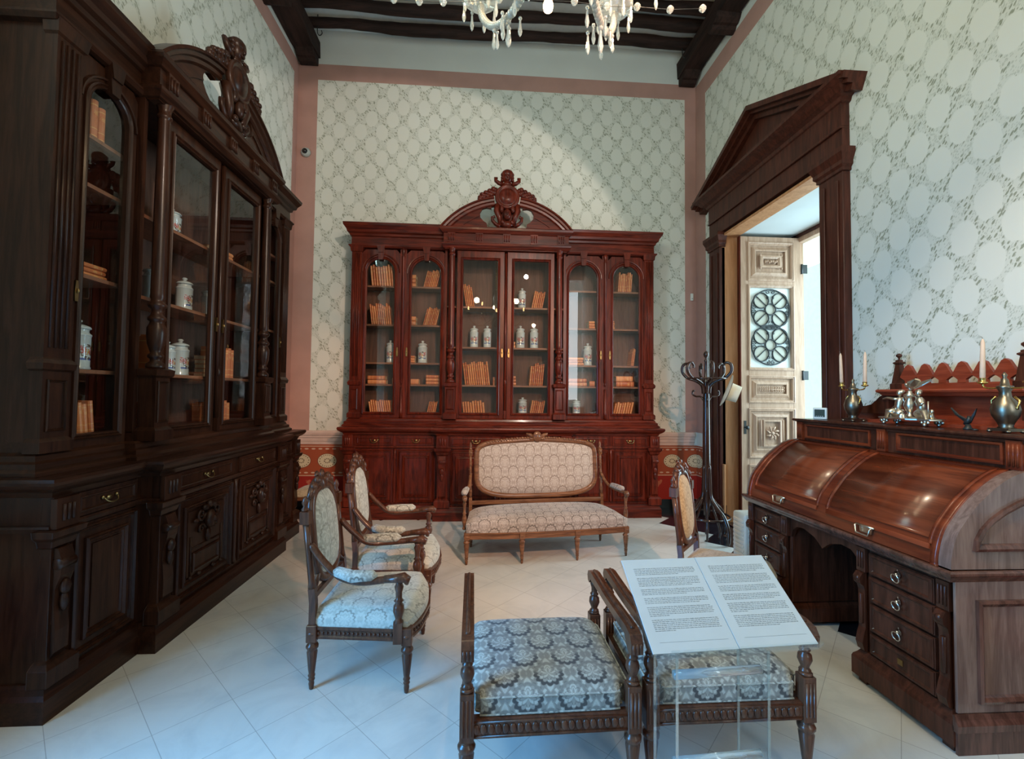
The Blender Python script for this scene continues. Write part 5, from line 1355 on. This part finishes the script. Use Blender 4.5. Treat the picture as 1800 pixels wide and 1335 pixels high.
# ------------------------------------------------------------------ air unit, hat stand, hat
t = thing('air_unit', 'white louvred portable air unit standing behind the desk by the doorway', 'dehumidifier', (2.29, 3.545, 0))
m = MB(); m.box(-.18, .18, -.09, .09, .03, .60); m.build('housing', 'white_plastic', t, bevel=.02, seg=3)
m = MB()
for k in range(9):
    z = .26+k*.034
    m.box(-.187, -.176, -.07, .07, z, z+.020); m.box(-.15, .15, -.097, -.086, z, z+.020)
m.build('louvre_panel', 'white_plastic', t, bevel=.002)
for sx in (-1, 1): MB().box(sx*.13-.03, sx*.13+.03, -.08, .08, 0, .03).build('foot', 'grey_plastic', t)

hs = thing('hat_stand', 'dark bentwood hat stand by the doorway, a straw hat on one hook', 'coat stand', (2.45, 4.72, 0))
m = MB(); m.lathe([(.034, .26), (.044, .40), (.042, .75), (.034, 1.55), (.030, 1.58), (.034, 1.70), (.028, 1.74), (.020, 1.76), (.017, 1.93), (.022, 1.945), (.012, 1.96), (.012, 1.975), (.026, 1.995), (.030, 2.015), (.022, 2.035), (.006, 2.05)], n=18)
m.build('pole', 'bentwood', hs)
for k in range(6):
    a = 2*PI*k/6+.3; T_ = Matrix.Rotation(a, 4, 'Z')
    MB().tube(bez([(.030, 0, 1.58), (.045, 0, 1.67), (.11, 0, 1.72), (.20, 0, 1.755), (.255, 0, 1.82), (.250, 0, 1.895), (.205, 0, 1.915), (.175, 0, 1.885), (.178, 0, 1.86)], 5), [.018]*8+[.016]*24+[.012]*9, 8, T=T_).build('coat_hook', 'bentwood', hs)
for k in range(3):
    a = 2*PI*k/3+.5+PI*.55; T_ = Matrix.Rotation(a, 4, 'Z')
    MB().tube(bez([(.028, 0, 1.50), (.06, 0, 1.545), (.12, 0, 1.55), (.155, 0, 1.575), (.15, 0, 1.61), (.13, 0, 1.61)], 4), .0105, 8, T=T_).build('hat_peg', 'bentwood', hs)
m = MB(); m.tube([(.205*math.cos(2*PI*i/32), .205*math.sin(2*PI*i/32), 1.745) for i in range(32)], .009, 8, closed=True); m.build('hook_ring', 'bentwood', hs)
for k in range(4):
    a = 2*PI*k/4+.35; T_ = Matrix.Rotation(a, 4, 'Z')
    MB().tube(bez([(.036, 0, .80), (.045, 0, .62), (.06, 0, .46), (.13, 0, .37), (.22, 0, .29), (.275, 0, .17), (.280, 0, .07), (.27, 0, .016)], 5), [.018]*12+[.021]*24, 8, T=T_).build('leg', 'bentwood', hs)
    MB().tube(bez([(.034, 0, .55), (.05, 0, .38), (.10, 0, .22), (.13, 0, .10), (.12, 0, .016)], 5), .013, 8, T=T_ @ Matrix.Rotation(PI/4, 4, 'Z')).build('inner_leg', 'bentwood', hs)
m = MB(); m.tube([(.235*math.cos(2*PI*i/36), .235*math.sin(2*PI*i/36), .255) for i in range(36)], .012, 8, closed=True); m.build('umbrella_ring', 'bentwood', hs)
t = thing('straw_hat', 'cream straw hat with a dark band hanging on the hat stand', 'hat', (2.512, 4.435, 1.615)); t.scale = (1.22, 1.22, 1.22)
t.rotation_euler = (Vector((.80, -.42, -.34)).to_track_quat('Z', 'Y')).to_euler()
m = MB()
def brim(u, v):
    a = 2*PI*u; r = .075+.065*v; return (r*1.12*math.cos(a), r*math.sin(a), .014*v*v*abs(math.cos(a))*1.4 + .003)
m.grid(brim, 36, 6); m.grid(lambda u, v: (lambda p: (p[0], p[1], p[2]-.003))(brim(1-u, v)), 36, 6); m.build('brim', 'felt_hat', t)
def crown(u, v):
    a = 2*PI*u; r = (.078-.012*v) if v < .75 else .069*(1-(v-.75)/.25)**.6
    z = .105*min(1, v/.72) - (0 if v < .75 else .018*((v-.75)/.25)*(1+.5*math.cos(2*a)))
    return (r*1.12*math.cos(a), r*math.sin(a), z)
MB().grid(crown, 36, 16).build('crown', 'felt_hat', t)
m = MB(); m.grid(lambda u, v: (.0800*1.12*math.cos(2*PI*u), .0800*math.sin(2*PI*u), .006+.022*v), 36, 1); m.build('ribbon', 'hat_band', t)

# ------------------------------------------------------------------ reading stand
st = thing('reading_stand', 'clear acrylic reading stand in the right foreground holding printed sheets', 'lectern', (.728, 1.232, 0), R(3.2))
tl = R(34.7); ct, sn = math.cos(tl), math.sin(tl); BZ = .837
TB = Matrix(((1, 0, 0, 0), (0, ct, -sn, 0), (0, sn, ct, BZ), (0, 0, 0, 1)))   # board plane: x across, y up the slope
m = MB(); m.box(-.252, .252, -.004, .297, -.012, -.005, TB); m.box(-.205, .252, -.010, -.004, -.012, .022, TB); m.build('tilted_board', 'acrylic', st)
Y0 = .10
for sx in (-.150, .055):
    pass
for (x, y) in ((-.170, .03), (-.098, .155), (.085, .03), (.172, .155)):
    pass
m = MB(); m.box(-.175, -.167, .02, .16, .02, .815); m.build('side_panel', 'acrylic', st)
m = MB(); m.box(.105, .113, .02, .16, .02, .815); m.build('side_panel', 'acrylic', st)
for sx in (-.171, .109):
    m = MB(); m.box(sx-.0042, sx+.0042, .0185, .0205, .02, .815); m.box(sx-.0042, sx+.0042, .1595, .1615, .02, .90); m.build('panel_edge', 'acrylic_edge', st)
for z, xe in ((.745, 0), (.50, 0), (.15, 0)):
    m = MB(); m.tube([(-.165, .05, z), (.105, .05, z)], .0125, 16); m.build('cross_rod', 'crystal', st)
m = MB(); m.box(-.24, .24, -.10, .26, 0, .018); m.build('base_plate', 'acrylic', st, bevel=.003)
def sheet(x0, x1, label, tilt):
    o = thing('printed_sheet', label, 'sheet', (.728, 1.232, 0), R(3.2), 'printed sheets on the reading stand')
    m = MB(); m.box(x0, x1, .0, .293, -.003, .0005, TB @ Matrix.Translation((0, 0, tilt))); m.build('board_page', 'paper', o)
    m = MB(); rnd = random.Random(int(x0*100)+5)
    X0, X1 = x0+.030, x1-.018; y = .258
    for n_ in (5, 6, 4, 4, 6, 7):
        for k in range(n_):
            x = X0; xe = X1 if k < n_-1 else X0+(X1-X0)*rnd.choice((.3, .7, .85))
            while x < xe-.004:
                w = rnd.uniform(.004, .013); w = min(w, xe-x)
                # word built from little upright strokes at x-height
                q = x
                while q < x+w-.0009:
                    hh = rnd.choice((.0016, .0016, .0024)); m.box(q, q+.0007, y, y+hh, .0006, .0009, TB @ Matrix.Translation((0, 0, tilt))); q += .00155
                m.box(x, x+w-.0006, y, y+.0005, .0006, .0008, TB @ Matrix.Translation((0, 0, tilt)))
                x += w+.0016
            y -= .0052
        y -= .0075
    m.box(X0, X1, .028, .0285, .0006, .0009, TB @ Matrix.Translation((0, 0, tilt)))
    m.build('printed_text', 'print_grey', o); return o
sheet(-.25, .005, 'left white printed sheet of text on the reading stand', 0); sheet(.007, .25, 'right white printed sheet of text on the reading stand', .0015)

# ------------------------------------------------------------------ crystal chandelier (its lower tier hangs into the frame)
CX, CY = .275, 1.42
ch = thing('crystal_chandelier', 'crystal glass chandelier with hanging drops at the top of the photo', 'chandelier', (CX, CY, 0))
m = MB(); m.tube([(0, 0, 6.45), (0, 0, 3.95)], .008, 6); m.build('chain', 'brass', ch)
m = MB(); m.lathe([(.02, 3.05), (.05, 3.10), (.03, 3.16), (.06, 3.25), (.08, 3.32), (.03, 3.40), (.05, 3.60), (.09, 3.70), (.03, 3.80), (.02, 3.95)], n=18); m.build('stem', 'crystal', ch)
def drop(m, x, y, z, L_=.075, r=.009):
    m.lathe([(.0008, z), (.004, z-.006), (.0045, z-.012), (r*.55, z-L_*.3), (r, z-L_*.68), (r*.6, z-L_*.9), (.0006, z-L_)], (x, y), 6, smooth=False)
    m.ell((x, y, z+.006), (.008, .008, .008), 8, 6)
n_arm = 6
m = MB(); drop(m, 0, 0, 0, .082); q_ = m.build('crystal_drop', 'crystal', ch, loc=(.739-CX, 1.85-CY, 3.33)); DROP = q_.data
for k in range(n_arm):
    a = R(60*k); T_ = Matrix.Rotation(a, 4, 'Z')
    m = MB(); pa = bez([(.05, 0, 3.25), (.14, 0, 3.20), (.26, 0, 3.11), (.38, 0, 3.085), (.50, 0, 3.13), (.59, 0, 3.23), (.62, 0, 3.32)], 7)
    m.tube(pa, [.014]*len(pa), 8, T=T_)
    for i in range(0, len(pa)-1, 1): m.ell(tuple(pa[i]), (.017, .017, .0165), 8, 6, T=T_)
    m.build('glass_arm', 'crystal', ch)
    m = MB(); m.lathe([(.02, 3.30), (.07, 3.33), (.085, 3.345), (.02, 3.35), (.02, 3.42), (.012, 3.43)], (.62, 0), 16, T=T_); cup = m.build('candle_cup', 'crystal', ch)
    m = MB(); m.ell(((.62)*math.cos(a), .62*math.sin(a), 3.47), (.018, .018, .04)); m.build('bulb', 'bulb_glow', ch)
    if k not in (1, 2): continue
    spots = [(x, yy, 3.10 + 1.8*(x-.38)**2 - .02 - .012*(i % 3), .95 if i % 2 else .87, 1) for i, (x, yy) in enumerate(((.24, .0), (.29, .03), (.34, -.03), (.38, .03), (.42, -.03), (.46, .02), (.50, -.02)))]
    spots += [(.62+.075*math.cos(2*PI*i/8), .075*math.sin(2*PI*i/8), 3.325, 1, 1) for i in range(8)] + [(.38, 0, 3.055, 1.2, 1.4), (.35, .045, 3.03, 1.05, 1)]
    for x, yy, z, ks, kr in spots:
        o = bpy.data.objects.new('crystal_drop', DROP); C.objects.link(o); o.parent = ch
        o.location = (x*math.cos(a)-yy*math.sin(a), x*math.sin(a)+yy*math.cos(a), z); o.scale = (kr, kr, ks)
# beads strung between the far arms
pts = [(-.398, 3.218), (-.291, 3.216), (-.19, 3.220), (-.086, 3.228), (.05, 3.25), (.376, 3.261), (.52, 3.25), (.654, 3.257), (.803, 3.255), (.951, 3.270)]
for x, z in pts:
    m = MB(); m.lathe([(.001, -.020), (.010, -.012), (.0165, 0), (.010, .012), (.001, .020)], n=8, smooth=False); m.build('crystal_bead', 'crystal', ch, loc=(x-CX, 1.85-CY, z))
m = MB(); m.tube([(x-CX, 1.85-CY, z) for x, z in pts], .0012, 5); m.build('bead_wire', 'iron', ch)
# upper ring with a downward bulb
m = MB(); m.tube(bez([(0, .05, 3.62), (0, .3, 3.66), (0, .50, 3.55), (0, .53, 3.44), (0, .53, 3.40)], 6), .010, 8); m.lathe([(.02, 3.42), (.026, 3.40), (.022, 3.365)], (0, .53), 12); m.build('glass_arm', 'crystal', ch)
m = MB(); m.lathe([(.012, 3.375), (.016, 3.355), (.024, 3.325), (.020, 3.305), (.006, 3.292)], (0, .53), 14); m.build('bulb', 'bulb_glow', ch)
for k in range(3):
    a = R(120*k+30)
    light('chandelier_lamp', 'POINT', (CX+.5*math.cos(a), CY+.5*math.sin(a), 3.60), None, 30, (1.0, .72, .42), shadow_soft_size=.06)
